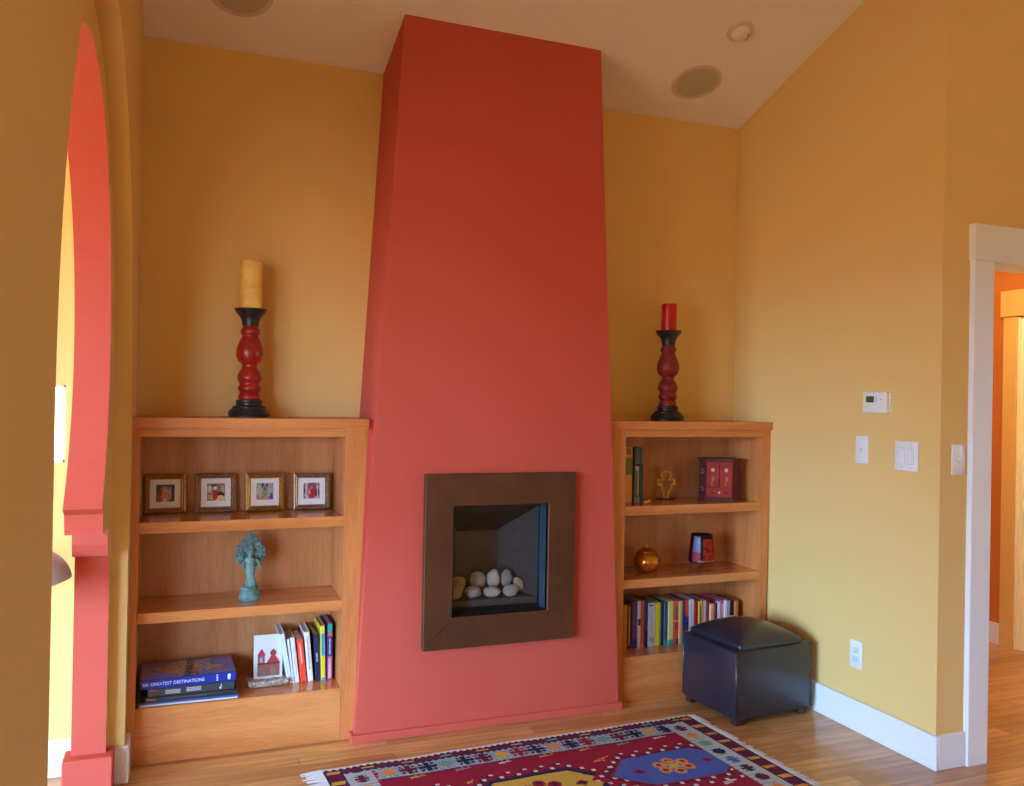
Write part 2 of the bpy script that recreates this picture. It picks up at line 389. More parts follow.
dr = struct('door_2', bm, mat('golden_trim_paint', lin(224, 178, 96), .45))
bm = nb(); box(bm, (FX+.005, -.98, 0), (FX+.03, -.24, 1.90)); obj('door_leaf', bm, CRM, dr)
bm = nb()
box(bm, (FX-.016, -.256, 0), (FX+.006, -.241, 1.895), .003, 1); box(bm, (FX-.008, -.274, 0), (FX+.006, -.256, 1.895), .003, 1)
obj('door_moulding', bm, CRM, dr)
bm = nb()
for y0, y1 in ((-.90, -.64), (-.58, -.36)):
    for z0, z1 in ((.2, .85), (.98, 1.78)): box(bm, (FX-.003, y0, z0), (FX+.006, y1, z1), .003, 1)
obj('door_panel', bm, CRM, dr)
bboard('baseboard_far_room', [((FX-.015, -.155, 0), (FX, 1.5, .12)), ((.12, 1.485, 0), (FX-.015, 1.5, .12))])
def room_lamp(loc, power, col, size):
    t = thing('ceiling_lamp', 'round flush ceiling lamp in the far room beyond the doorway', 'lamp', loc)
    bm = nb(); lathe(bm, [(.16, 0), (.16, -.03), (.15, -.035)], 32); obj('lamp_base', bm, WHT, t, 40)
    bm = nb(); lathe(bm, [(.145, -.035), (.14, -.07), (.1, -.1), (.02, -.115)], 32)
    obj('lamp_diffuser', bm, mat('lit_lamp_glass', lin(255, 225, 160), .4, emit=(col+(1,), power)), t, True)
room_lamp((.85, -.65, 2.6), 85, (1.0, .82, .56), .2)

# ------------------------------------------------------------------ bookcases
SF = -.305                       # front plane of the bookcases
HT, S1, S2, DK = 1.2842, .8955, .56, .208
def bookcase(label, x0, x1, ol, orr, left_cut, right_cut):
    """x0,x1: outer ends; ol, orr: inner edges of the opening; cuts give the outer stile edge at a height"""
    t = thing('built_in_bookcase', label, 'bookcase', ((x0+x1)/2, -.15, 0)); cx = (x0+x1)/2; oy = .15
    def B(name, lo, hi, m, bev=.0015):
        bm = nb(); box(bm, (lo[0]-cx, lo[1]+oy, lo[2]), (hi[0]-cx, hi[1]+oy, hi[2]), bev, 1); return obj(name, bm, m, t)
    def S(name, pts, y0, y1, m):
        bm = nb(); prism(bm, [(p[0]-cx, p[1]) for p in pts], y0+oy, y1+oy, 'y'); return obj(name, bm, m, t)
    tb = HT-.037
    gap = .003
    S('top_board', [(left_cut(tb), tb), (right_cut(tb), tb), (right_cut(HT), HT), (left_cut(HT), HT)], SF-.016, -.001, WX)
    B('back_panel', (ol-.02, -.022, 0), (orr+.02, -.004, tb), WBK, 0)
    S('stile', [(left_cut(0), 0), (ol, 0), (ol, tb), (left_cut(tb), tb)], SF, SF+.02, WZ)
    S('stile', [(orr, 0), (right_cut(0), 0), (right_cut(tb), tb), (orr, tb)], SF, SF+.02, WZ)
    B('side_panel', (ol-.02, SF+.02, 0), (ol, -.022, tb), WZ); B('side_panel', (orr, SF+.02, 0), (orr+.02, -.022, tb), WZ)
    B('rail', (ol, SF, 1.212), (orr, SF+.02, tb), WX)
    for z, th in ((S1, .042), (S2, .040)): B('shelf', (ol, SF+.001, z-th), (orr, -.022, z), WSH)
    B('deck', (ol, SF+.004, DK-.02), (orr, -.022, DK), WSH)
    B('kick_panel', (ol, SF+.001, 0), (orr, SF+.02, DK-.001), WX)
    return t
bookcase('wide cherry bookcase built in left of the chimney breast', XL, -2.0, -2.828, -2.074, lambda z: XL+.001, lambda z: -2.0225+.031*z)
bookcase('narrow cherry bookcase built in right of the chimney breast', -.84, 0, -.801, -.050, lambda z: chr_(z)+.001, lambda z: (-.001 if z > 1.2 and z > HT-.038 else -.016))

# ------------------------------------------------------------------ fireplace insert
t = thing('gas_fireplace', 'square bronze framed gas fireplace set in the red chimney breast', 'fireplace', (-1.4235, FY, .347))
gx, gy, gz = -1.4235, FY, .347
def FB(name, boxes, m, bev=0, parent=None):
    bm = nb()
    for lo, hi in boxes: box(bm, (lo[0]-gx, lo[1]-gy, lo[2]-gz), (hi[0]-gx, hi[1]-gy, hi[2]-gz), bev, 1)
    return obj(name, bm, m, parent or t)
fx0, fx1, fz0, fz1 = -1.760, -1.087, .347, 1.064
ix0, ix1, iz0, iz1 = -1.640, -1.213, .475, .932
bm = nb()
yf, yb_ = -.385-gy, -.354-gy
P4 = lambda x0, x1, z0, z1, y: [bm.verts.new((x-gx, y, z-gz)) for x, z in ((x0, z0), (x1, z0), (x1, z1), (x0, z1))]
o_, i_, ob, ib = P4(fx0, fx1, fz0, fz1, yf), P4(ix0, ix1, iz0, iz1, yf), P4(fx0, fx1, fz0, fz1, yb_), P4(ix0, ix1, iz0, iz1, yb_)
for i in range(4):
    j = (i+1) % 4
    bm.faces.new((o_[i], o_[j], i_[j], i_[i])); bm.faces.new((o_[i], o_[j], ob[j], ob[i])); bm.faces.new((i_[i], i_[j], ib[j], ib[i])); bm.faces.new((ob[i], ob[j], ib[j], ib[i]))
bmesh.ops.bevel(bm, geom=[e_ for e_ in bm.edges if len(e_.link_faces) == 2], offset=.0015, segments=1, affect='EDGES')
obj('surround_frame', bm, BRZ, t)
FB('jamb', [((ix1, -.372, iz0-.003), (ix1+.004, -.285, iz1+.003))], STL)
FB('jamb', [((ix0-.004, -.372, iz0-.003), (ix0, -.285, iz1+.003))], STL)
FB('sill', [((ix0, -.372, iz0-.004), (ix1, -.285, iz0))], BLK)
FB('lintel', [((ix0, -.372, iz1), (ix1, -.285, iz1+.004))], BLK)
FB('glass_trim', [((ix1-.006, -.290, iz0), (ix1, -.285, iz1)), ((ix0, -.290, iz0), (ix0+.006, -.285, iz1)), ((ix0, -.290, iz1-.022), (ix1, -.285, iz1)), ((ix0, -.29, iz0), (ix1, -.285, iz0+.012))], BLK)
FB('glass_pane', [((ix0+.006, -.2885, iz0+.012), (ix1-.006, -.2865, iz1-.022))], GLS)
# firebox: splayed sides, sloping hood
bx0, bx1, by = -1.525, -1.325, -.06
bm = nb()
def q4(pts, mi=0):
    f = bm.faces.new([bm.verts.new((p[0]-gx, p[1]-gy, p[2]-gz)) for p in pts]); f.material_index = mi
fz, bzt = .50, .775
q4([(ix1, -.284, iz0), (bx1, by, iz0), (bx1, by, bzt), (ix1, -.284, .915)])
q4([(ix0, -.284, iz0), (bx0, by, iz0), (bx0, by, bzt), (ix0, -.284, .915)])
q4([(bx0, by, iz0), (bx1, by, iz0), (bx1, by, bzt), (bx0, by, bzt)])
q4([(ix0, -.284, .915), (ix1, -.284, .915), (bx1, by, bzt), (bx0, by, bzt)], 1)
q4([(ix0, -.284, iz0), (ix1, -.284, iz0), (bx1, by, iz0), (bx0, by, iz0)], 1)
obj('firebox', bm, [FBX, mat('dark_hood_metal', lin(48, 38, 44), .5, .3)], t)
bm = nb()
prism(bm, [(ix0+.002-gx, -.272-gy), (ix1-.002-gx, -.272-gy), (bx1-.006-gx, by-.01-gy), (bx0+.006-gx, by-.01-gy)], .478-gz, .512-gz, 'z')
obj('pebble_tray', bm, TRY, t)
# pebbles
random.seed(4)
stones = [  # x, y, z, sx, sy, sz, tilt, colour, label
 (-1.500, -.235, .538, .036, .028, .025, .0, (196, 200, 204), 'grey white pebble in the front row, leftmost of the flat ones'),
 (-1.412, -.238, .536, .038, .030, .024, .05, (208, 206, 206), 'flat white pebble in the middle of the front row'),
 (-1.327, -.238, .536, .037, .028, .024, -.05, (202, 206, 212), 'flat pale pebble at the right of the front row'),
 (-1.571, -.235, .550, .024, .026, .044, .35, (178, 158, 136), 'tan pebble leaning upright at the left end of the front row'),
 (-1.548, -.165, .562, .040, .024, .030, -.2, (186, 170, 150), 'beige pebble at the left end of the back row'),
 (-1.460, -.180, .578, .036, .026, .036, .3, (176, 180, 186), 'grey pebble second from left in the back row'),
 (-1.388, -.185, .582, .030, .026, .040, .0, (214, 212, 210), 'tallest white pebble in the middle of the back row'),
 (-1.325, -.180, .578, .027, .024, .038, .1, (172, 178, 184), 'bluish grey pebble right of the tallest one'),
 (-1.277, -.205, .555, .022, .024, .036, -.5, (206, 204, 200), 'white pebble tilted against the right end of the pile'),
 (-1.430, -.125, .548, .05, .03, .035, 0, (150, 150, 154), 'darker grey pebble behind the back row')]
for i, (x, y, z, sx_, sy_, sz_, tl, c, lb) in enumerate(stones):
    bm = nb(); blob(bm, (0, 0, 0), (sx_, sy_, sz_), (0, tl, random.uniform(-.3, .3)), .10, i+1)
    o = obj('pebble', bm, mat('pebble_stone_%d' % i, lin(*c), .8, vary=.08, vscale=30, bump=.1, bscale=90), None, True, (x, y, z)); tag(o, lb, 'pebble', 'pebbles in the gas fireplace')

# ------------------------------------------------------------------ candlesticks
PROF = [(700, 172), (730, 172), (715, 172), (712, 176), (700, 165), (690, 142), (684, 140), (680, 118), (675, 108), (668, 108), (664, 114), (656, 112), (652, 92)]
RED = [(652, 90), (646, 92), (640, 94), (632, 86), (625, 78), (618, 84), (608, 97), (598, 97), (590, 84), (583, 82), (575, 90), (562, 103), (552, 104), (540, 96), (528, 84), (518, 70), (508, 62), (500, 66), (492, 82), (486, 100), (476, 104), (470, 112), (455, 118), (440, 116), (420, 106), (400, 90), (388, 80), (378, 68), (370, 70), (366, 80), (356, 83), (346, 80), (342, 70), (330, 66)]
TOP = [(332, 70), (322, 72), (310, 76), (298, 84), (288, 96), (276, 118), (268, 128), (262, 134), (257, 140), (257, 120), (262, 112)]
def candlestick(label, loc, cl, wax, cr, chh, holes=False):
    k = .436/473.0; kr = k*1.0
    f = lambda L_: [(wd/2*kr, (730-y)*k) for y, wd in L_]
    t = thing('candlestick', label, 'candlestick', loc)
    bm = nb(); lathe(bm, [(.001, 0)] + f(PROF[1:]) + [(.001, (730-650)*k)], 40, caps=False); obj('base', bm, BLKW, t, 35)
    bm = nb(); lathe(bm, f(RED), 40); obj('turned_stem', bm, REDW if not holes else REDW2, t, 50)
    bm = nb(); lathe(bm, f(TOP) + [(.001, (730-262)*k)], 40); obj('drip_cup', bm, BLKW, t, 40)
    bm = nb(); top = (730-262)*k
    ring = []
    seg = 32; prof = [(cr, 0), (cr*1.0, chh*.3), (cr*.98, chh*.7), (cr, chh*.93), (cr*.95, chh), (cr*.72, chh*.985), (cr*.5, chh*.94), (.002, chh*.93)]
    lathe(bm, prof, seg)
    for v in bm.verts:
        d = noise.noise(Vector((v.co.x*30, v.co.y*30, v.co.z*14)))
        v.co.x *= 1+.05*d; v.co.y *= 1+.05*d
        if v.co.z > chh*.9: v.co.z += .008*noise.noise(Vector((v.co.x*60, v.co.y*60, 3)))
    c = obj('pillar_candle', bm, wax, None, 60, (loc[0], loc[1], loc[2]+top+.0005)); tag(c, cl, 'candle')
    bm = nb(); tube(bm, [(0, 0, chh*.92), (.001, 0, chh*.98), (.003, 0, chh*1.02)], .0013, 6); obj('wick', bm, plain((30, 24, 20)), c)
REDW2 = mat('dusky_red_wood', lin(128, 30, 30), .5, vary=.25, vscale=25)
candlestick('red and black turned candlestick on the left bookcase', (-2.435, -.14, HT), 'honey coloured pillar candle on the left candlestick', IVW, .044, .196)
candlestick('dusky red and black turned candlestick on the right bookcase', (-.485, -.14, HT), 'short red pillar candle on the right candlestick', RDW, .038, .135, True)

# ------------------------------------------------------------------ framed pictures
def picture(name, x, y, s, tilt, rz, m, label, painter, sh=None):
    """ square frame leaning back; painter(bm) adds coloured pieces of the print on y=0 """
    t = thing('picture_frame', label, 'picture frame', (x, y, S1+.001), rz, 'small gilt framed icons on the top left shelf', rx=-tilt)
    h = s; fwid = s*.135
    bm = nb()
    levels = [(0, -.006), (.002, -.012), (fwid*.35, -.014), (fwid*.55, -.009), (fwid*.75, -.011), (fwid, -.004), (fwid, .0)]
    rings = []
    for ins, yy in [(0, .006)] + levels:
        rings.append([bm.verts.new(q) for q in ((-s/2+ins, yy, ins), (s/2-ins, yy, ins), (s/2-ins, yy, h-ins), (-s/2+ins, yy, h-ins))])
    for a, b in zip(rings, rings[1:]):
        for i in range(4): bm.faces.new((a[i], a[(i+1) % 4], b[(i+1) % 4], b[i]))
    bm.faces.new(rings[0])
    obj('gilt_frame', bm, m, t)
    bm = nb(); box(bm, (-s/2+fwid, -.003, fwid), (s/2-fwid, -.001, h-fwid)); obj('mat_board', bm, plain((232, 232, 238)), t)
    p = nb(); mats = painter(p, s*.44, h/2+.002); obj('print', p, mats, t)
def print_grid(p, w_, zc, base, blobs, seed):
    """ small reproduction of a painting: soft patches of colour on a fine grid """
    cl = p.loops.layers.float_color.new('Col'); N = 34
    vs = [[p.verts.new((-w_/2+w_*i/N, -.0040, zc-w_/2+w_*j/N)) for j in range(N+1)] for i in range(N+1)]
    for i in range(N):
        for j in range(N):
            u, v = (i+.5)/N*2-1, (j+.5)/N*2-1
            q = Vector((u*3, v*3, seed*5.0)); du, dv = .14*noise.noise(q), .14*noise.noise(q+Vector((9, 4, 2)))
            c = Vector(lin(*base)[:3])*(1+.5*noise.noise(Vector((u*5, v*5, seed))))
            for (x, z, a, b, col) in blobs:
                d = ((u+du-x)/a)**2+((v+dv-z)/b)**2
                if d < 1.25: c = c.lerp(Vector(lin(*col)[:3])*(1+.45*noise.noise(Vector((u*9, v*9, x*7+z)))), min(1, (1.25-d)*2.5))
            f = p.faces.new((vs[i][j], vs[i+1][j], vs[i+1][j+1], vs[i][j+1]))
            for lp in f.loops: lp[cl] = (max(0, c.x), max(0, c.y), max(0, c.z), 1)
    return vcol_mat('painted_print', .4)
def paint1(p, w_, zc): return print_grid(p, w_, zc, (84, 88, 96), [(0, .35, .5, .5, (150, 120, 110)), (-.55, -.5, .35, .55, (190, 70, 74)), (.15, -.35, .55, .6, (190, 150, 120)), (.0, .35, .25, .3, (206, 150, 126)), (.5, .3, .12, .4, (200, 180, 150)), (.9, 0, .12, 1, (60, 60, 130)), (-.1, -.9, .2, .3, (220, 200, 190))], 1)
def paint2(p, w_, zc): return print_grid(p, w_, zc, (130, 130, 132), [(-.7, .35, .2, .45, (214, 206, 190)), (.7, .35, .2, .45, (206, 170, 140)), (-.3, .8, .3, .2, (80, 90, 96)), (.5, -.2, .5, .25, (70, 54, 66)), (.4, -.7, .6, .3, (226, 210, 160)), (-.6, -.6, .3, .3, (200, 170, 140)), (-.1, -.3, .28, .6, (204, 44, 60)), (-.1, .45, .22, .24, (232, 214, 170))], 2)
def paint3(p, w_, zc): return print_grid(p, w_, zc, (150, 158, 166), [(-.25, .75, .09, .25, (40, 44, 70)), (.25, .75, .09, .25, (40, 44, 70)), (0, .2, .1, .4, (96, 100, 110)), (-.65, .0, .25, .7, (190, 186, 160)), (.55, .1, .25, .6, (176, 180, 170)), (0, -.4, .22, .5, (150, 150, 120)), (.75, -.6, .2, .4, (60, 90, 170)), (-.3, -.8, .2, .2, (214, 120, 96)), (.15, -.8, .2, .2, (216, 150, 120)), (-.85, -.6, .12, .2, (200, 90, 96))], 3)
def paint4(p, w_, zc): return print_grid(p, w_, zc, (186, 186, 200), [(-.92, 0, .09, 1.1, (40, 70, 96)), (.92, 0, .09, 1.1, (40, 60, 100)), (.05, .75, .6, .3, (110, 104, 120)), (.05, -.1, .62, .85, (164, 40, 70)), (-.3, -.1, .22, .35, (220, 130, 100)), (-.02, .35, .18, .2, (196, 130, 120)), (.55, -.3, .12, .5, (120, 30, 60))], 4)
picture('a', -2.742, -.058, .155, .10, .06, GLD, 'dark gold framed icon, farthest left, with a dim brownish print', paint1)
picture('b', -2.551, -.064, .156, .10, .02, GLD2, 'silvery gold framed icon with a red robed figure between pale wings', paint2)
picture('c', -2.360, -.070, .154, .10, .0, GLD, 'bright gold framed icon with a pale grey scene of several figures', paint3)
picture('d', -2.170, -.072, .152, .10, -.02, GLD2, 'worn gold framed icon with a crimson robed figure, nearest the chimney', paint4)

# ------------------------------------------------------------------ verdigris statue
t = thing('statuette', 'verdigris bronze statuette of a robed figure under a leafy canopy', 'statuette', (-2.42, -.168, S2))
bm = nb(); lathe(bm, [(.001, 0), (.042, 0), (.044, .006), (.040, .012), (.038, .018), (.041, .022), (.038, .028), (.032, .034), (.030, .038), (.032, .042), (.022, .050), (.001, .052)], 32, caps=False); obj('base', bm, VRD, t, 50)
bm = nb()
for i in range(12):
    a = 2*PI*i/12; blob(bm, (.029*math.cos(a), .029*math.sin(a), .043), (.007, .007, .008), sub=1, rough=0)
obj('lotus_petals', bm, VRD, t, True)
bm = nb()
rings = []
prof = [(.020, .013, .050), (.021, .014, .062), (.018, .012, .085), (.017, .012, .105), (.020, .013, .122), (.017, .011, .138), (.022, .012, .155), (.020, .011, .163), (.008, .008, .168), (.007, .007, .174), (.011, .011, .182), (.013, .013, .191), (.012, .012, .200), (.007, .007, .208), (.004, .004, .216)]
for (a, b, z) in prof:
    rings.append([bm.verts.new(((a*(1+.10*math.sin(k*PI/2.5+z*60)) if z < .13 else a)*math.cos(2*PI*k/20)+.003*math.sin(z*30), b*math.sin(2*PI*k/20)-.012, z)) for k in range(20)])
for a, b in zip(rings, rings[1:]):
    for k in range(20): bm.faces.new((a[k], a[(k+1) % 20], b[(k+1) % 20], b[k]))
bm.faces.new(rings[0]); bm.faces.new(rings[-1])
tube(bm, [(-.019, -.012, .158), (-.029, -.016, .138), (-.022, -.028, .122)], [.007, .0055, .004], 8)
tube(bm, [(.019, -.012, .158), (.032, -.016, .145), (.036, -.026, .128), (.040, -.030, .118)], [.007, .0055, .004, .003], 8)
obj('robed_figure', bm, VRD, t, True)
bm = nb()
tube(bm, [(-.004, .010, .05), (-.006, .012, .11), (-.004, .010, .16), (0, .008, .20)], [.007, .006, .006, .008], 10)
outl = []
rnd = random.Random(7)
for i in range(420):
    while True:
        z = rnd.uniform(.128, .262); tt = (z-.128)/.134
        hw = .056*math.sin(min(1, tt*2.2+.28)*PI/2) if tt < .45 else .056*(1-((tt-.45)/.55)**1.35)
        x = rnd.uniform(-hw, hw)
        if abs(x) < .012 and z < .19: continue
        break
    blob(bm, (x, .010+rnd.uniform(-.008, .006), z), (rnd.uniform(.005, .009), .003, rnd.uniform(.004, .008)), (rnd.uniform(-.5, .5), rnd.uniform(-1, 1), rnd.uniform(-.6, .6)), sub=1, rough=0)
for s in (-1, 1):
    for z1, x1 in ((.15, .050), (.175, .056), (.2, .048), (.225, .034), (.25, .014)): tube(bm, [(0, .010, .14), (s*x1*.6, .012, z1-.012), (s*x1, .009, z1)], [.004, .003, .002], 6)
obj('leafy_canopy', bm, VRD, t, True)

# ------------------------------------------------------------------ books
def book(label, group, loc, th, h, d, cover, rz=0, lean=0, flat=False, patches=(), page=None, soft=False, name='book', marks=None, seed=0):
    """ spine faces -y at y=0; patches: (z0,z1,colour[,x0,x1]) bands on the spine """
    t = thing(name, label, 'book', loc, rz, group, ry=lean)
    cm = plain(cover, .38); c = .0022; bm = nb()
    s = .003
    # one folded shell: boards and spine
    prism(bm, [(-th/2, d), (-th/2, .003), (-th/2+.003, 0), (th/2-.003, 0), (th/2, .003), (th/2, d), (th/2-c, d), (th/2-c, c+.001), (-th/2+c, c+.001), (-th/2+c, d)], 0, h, 'z')
    obj('cover', bm, cm, t)
    bm = nb(); i_ = 0 if soft else s
    box(bm, (-th/2+c, c+.001, i_+.0002), (th/2-c, d-i_-.001, h-i_-.0002)); obj('page_block', bm, PGS if page is None else plain(page, .8), t)
    for pz in patches:
        z0, z1, pc = pz[:3]; xa, xb = (pz[3], pz[4]) if len(pz) > 3 else (-.5, .5)
        bm = nb(); box(bm, (th*xa+.0012 if xa <= -.5 else th*xa, -.0006, z0*h), (th*xb-.0012 if xb >= .5 else th*xb, .0012, z1*h)); obj('spine_band', bm, plain(pc, .4), t)
    if marks:
        bm = nb(); rnd = random.Random(seed+5)
        for (z0, z1, xw) in marks[1]:
            z = z0*h
            while z < z1*h:
                q = rnd.uniform(.0018, .0045); box(bm, (-th*xw/2, -.0010, z), (th*xw/2*rnd.uniform(.5, 1), .0, min(z+q, z1*h))); z += q+rnd.uniform(.0008, .0016)
        obj('spine_print', bm, plain(marks[0], .4), t)
    return t
GL = 'upright books at the right of the lower left shelf'
YS = -.188
# x centre at foot, thickness, height, depth, colour, lean
Lb = [
 (-2.258, 0.02, 0.205, .17, (205, 226, 240), -0.175, 'glossy white book leaning farthest left, beside the church tile', (), None),
 (-2.2425, 0.01, 0.18, .13, (214, 218, 236), -0.145, 'thin pale book squeezed right of the leaning glossy white one', (), None),
 (-2.228, 0.0175, 0.185, .15, (222, 232, 242), -0.13, 'white book just left of the coral red book', (), ((190, 200, 214), [(.15, .8, .25)])),
 (-2.203, 0.0245, 0.176, .15, (236, 74, 52), -0.115, 'coral red book among white ones', ((.42, .92, (240, 130, 110), -.25, .1),), ((250, 225, 215), [(.45, .85, .15)])),
 (-2.175, 0.0215, 0.203, .16, (228, 230, 238), -0.1, 'tall white book with small grey print on its spine', (), ((150, 150, 170), [(.25, .9, .35)])),
 (-2.1455, 0.0195, 0.187, .17, (34, 40, 78), -0.065, 'navy book with a light word on its spine', (), ((190, 200, 230), [(.42, .62, .4)])),
 (-2.1245, 0.0195, 0.223, .17, (214, 200, 56), -0.035, 'yellow book with a sky blue lettered panel on the spine', ((.44, .86, (70, 176, 200), -.3, .35), (.0, .05, (80, 160, 190))), ((30, 90, 150), [(.46, .84, .3)])),
 (-2.0995, 0.0205, 0.228, .17, (70, 40, 130), -0.01, 'multicoloured teal, purple and pink book at the right end', ((.84, 1.0, (30, 150, 140)), (.0, .42, (196, 76, 110)), (.78, .84, (200, 90, 60))), ((200, 200, 220), [(.03, .38, .5), (.46, .74, .3)])),
]
for i, (x, th, h, d, c, ln, lb, pt, mk) in enumerate(Lb):
    book(lb, GL, (x, YS, DK+.0005+abs(math.sin(ln))*th/2), th, h, d, c, 0, ln, patches=pt, marks=mk, seed=i)
# flat stack
def flat_book(label, x0, x1, y0, y1, z, th, cover, rz, page=(60, 60, 64)):
    t = thing('large_book', label, 'book', ((x0+x1)/2, y0, z), rz, 'large books lying flat at the left of the lower left shelf')
    w_ = x1-x0; d = y1-y0; c = .0025; bm = nb()
    prism(bm, [(d, 0), (.003, 0), (0, .003), (0, th-.003), (.003, th), (d, th), (d, th-c), (c+.001, th-c), (c+.001, c), (d, c)], -w_/2, w_/2, 'x'); obj('cover', bm, cover, t)
    bm = nb(); box(bm, (-w_/2+.004, c+.001, c), (w_/2-.004, d-.004, th-c)); obj('page_block', bm, plain(page, .8), t)
    return t
zb = DK+.0005
navy, slate, char_ = plain((24, 34, 66), .3), plain((52, 58, 66), .4), plain((40, 46, 54), .35)
b = flat_book('wide flat navy book with a pale lower edge, bottom of the stack', -2.817, -2.464, -.290, -.045, zb, .014, plain((70, 90, 140), .3), -.02, (190, 200, 215))
bm = nb(); box(bm, (-.172, -.0012, .001), (.172, .0004, .0065)); obj('pale_edge', bm, plain((200, 214, 232), .4), b)
zb += .0145
b = flat_book('dark teal charcoal book second from the bottom of the stack', -2.794, -2.470, -.284, -.06, zb, .018, char_, -.01)
bm = nb(); rr = random.Random(3); text_bars(bm, -.10, .06, .005, .012, 0, 1, rnd=rr); obj('spine_print', bm, plain((96, 80, 96)), b)
bm = nb(); text_bars(bm, -.155, -.125, .004, .013, 0, 2, rnd=rr); obj('spine_print', bm, plain((200, 90, 60)), b)
zb += .0185
b = flat_book('slate grey book with two white title blocks, third from the bottom', -2.786, -2.480, -.282, -.06, zb, .031, slate, .0)
bm = nb(); text_bars(bm, -.092, -.040, .006, .022, 0, 3, rnd=rr); obj('title_print', bm, plain((205, 210, 220)), b); bm = nb(); text_bars(bm, -.018, .034, .008, .024, 0, 3, rnd=rr); obj('title_print', bm, plain((205, 210, 220)), b)
bm = nb(); prism(bm, [(.100, .006), (.107, .006), (.107, .026), (.104, .022), (.104, .014), (.098, .012)], -.001, .001, 'y'); obj('publisher_mark', bm, plain((225, 228, 235)), b)
bm = nb(); text_bars(bm, -.148, -.118, .020, .026, 0, 1, rnd=rr); obj('spine_print', bm, plain((200, 120, 110)), b)
zb += .0315
t5 = flat_book('thick glossy blue travel book on top of the stack', -2.812, -2.474, -.288, -.075, zb, .037, plain((22, 50, 150), .25), .03, (200, 200, 205))
lettering('title_lettering', '501 GREATEST DESTINATIONS', .0185, plain((220, 226, 240)), t5, (-.054, -.0006, .0175), (PI/2, 0, 0), sxy=(.86, .9))
bm = nb(); text_bars(bm, .098, .104, .006, .032, 0, 5, rnd=rr); obj('spine_print', bm, plain((220, 226, 240)), t5); bm = nb(); prism(bm, [(.140, .008), (.148, .008), (.150, .028), (.142, .030), (.138, .022)], -.001, .001, 'y'); obj('publisher_mark', bm, plain((220, 226, 240)), t5)
# cover picture: dusk sky with a mirrored monument
def cover_photo(par, w_, d, z):
    bm = nb(); nx, ny = 96, 60; cl = bm.loops.layers.float_color.new('Col')
    def colr(u, v):
        nz = noise.noise(Vector((u*6, v*5, 1)))*.5+.5; sky = Vector((.10+.25*nz*(1-u)+.05, .13+.10*nz, .42))
        d1 = abs(v-.5)
        mon = max(0, 1-abs(u-.38)/.27) if abs(v-.55) < .42*max(0, 1-abs(u-.42)/.32) else 0
        if mon > 0: sky = Vector((.50, .34, .22))*(.6+.6*noise.noise(Vector((u*30, v*16, 4)))+.2)
        if abs(u-.52) < .07*(1.2-v) and noise.noise(Vector((u*20, v*20, 9))) > -.2: sky = Vector((.06, .06, .06))
        if .58 < u < .75 and .25 < v < .95 and noise.noise(Vector((u*26, v*20, 2))) > -.05: sky = Vector((.42, .38, .34))
        if u > .72 and abs(v-.45) < .12*max(0, (.9-u)/.18): sky = Vector((.55, .28, .12))
        if abs(u-.56) < .02 and v < .5: sky = Vector((.5, .1, .08))
        return (max(0, sky.x), max(0, sky.y), max(0, sky.z), 1)
    vs = [[bm.verts.new((-w_/2+w_*i/nx, d*j/ny, z)) for j in range(ny+1)] for i in range(nx+1)]
    for i in range(nx):
        for j in range(ny):
            f = bm.faces.new((vs[i][j], vs[i+1][j], vs[i+1][j+1], vs[i][j+1])); c = colr((i+.5)/nx, (j+.5)/ny)
            for lp in f.loops: lp[cl] = c
    bmesh.ops.recalc_face_normals(bm, faces=bm.faces)
    obj('cover_photograph', bm, vcol_mat('cover_print', .25), par)
cover_photo(t5, .334, .208, .0374)

# church tile in a woven foot
t = thing('church_tile', 'white plaque with a painted red church, standing in a rough grey foot', 'plaque', (-2.343, -.165, DK+.0005), 0, rx=-.06)
bm = nb(); box(bm, (-.056, -.006, .012), (.056, .008, .198), .003, 2); obj('plaque', bm, plain((214, 218, 226), .3), t)
def shape(name, pts, c, y=-.0076, parent=t):
    bm = nb(); prism(bm, pts, y, -.0055, 'y'); obj(name, bm, plain(c, .5), parent)
shape('painted_wall', [(-.042, .034), (.044, .034), (.044, .084), (-.042, .084)], (150, 84, 72))
shape('painted_wall_top', [(-.042, .080), (.044, .080), (.044, .086), (-.042, .086)], (96, 40, 48), -.0082)
shape('painted_tower', [(-.041, .084), (-.014, .084), (-.014, .118), (-.041, .118)], (128, 92, 92))
shape('painted_spire', [(-.044, .116), (-.010, .116), (-.026, .144)], (170, 40, 52), -.0080)
shape('painted_gable', [(-.008, .084), (.046, .084), (.024, .118), (.014, .118)], (166, 46, 58), -.0080)
shape('painted_belfry', [(.009, .116), (.028, .116), (.031, .128), (.020, .140), (.007, .128)], (130, 44, 52), -.0081)
shape('painted_arch', [(-.036, .034), (-.014, .034), (-.014, .055), (-.019, .066), (-.030, .066), (-.036, .055)], (120, 112, 112), -.0083)
shape('painted_arch', [(.008, .034), (.030, .034), (.030, .056), (.024, .067), (.014, .067), (.008, .056)], (126, 112, 110), -.0083)
shape('painted_window', [(-.033, .090), (-.022, .090), (-.022, .104), (-.0275, .110), (-.033, .104)], (180, 170, 165), -.0083)
bm = nb()
r = random.Random(5)
for i in range(16):
    for j in range(4): blob(bm, (-.074+.148*i/15+r.uniform(-.002, .002), -.034+j*.022, .014+r.uniform(-.001, .003)), (.008, .015, .012), rough=.1, sub=1, seed=i*4+j)
box(bm, (-.076, -.038, 0), (.076, .038, .014))
obj('woven_foot', bm, mat('grey_straw', lin(178, 160, 150), .9, vary=.35, vscale=120, bump=.5, bscale=200), t, True)

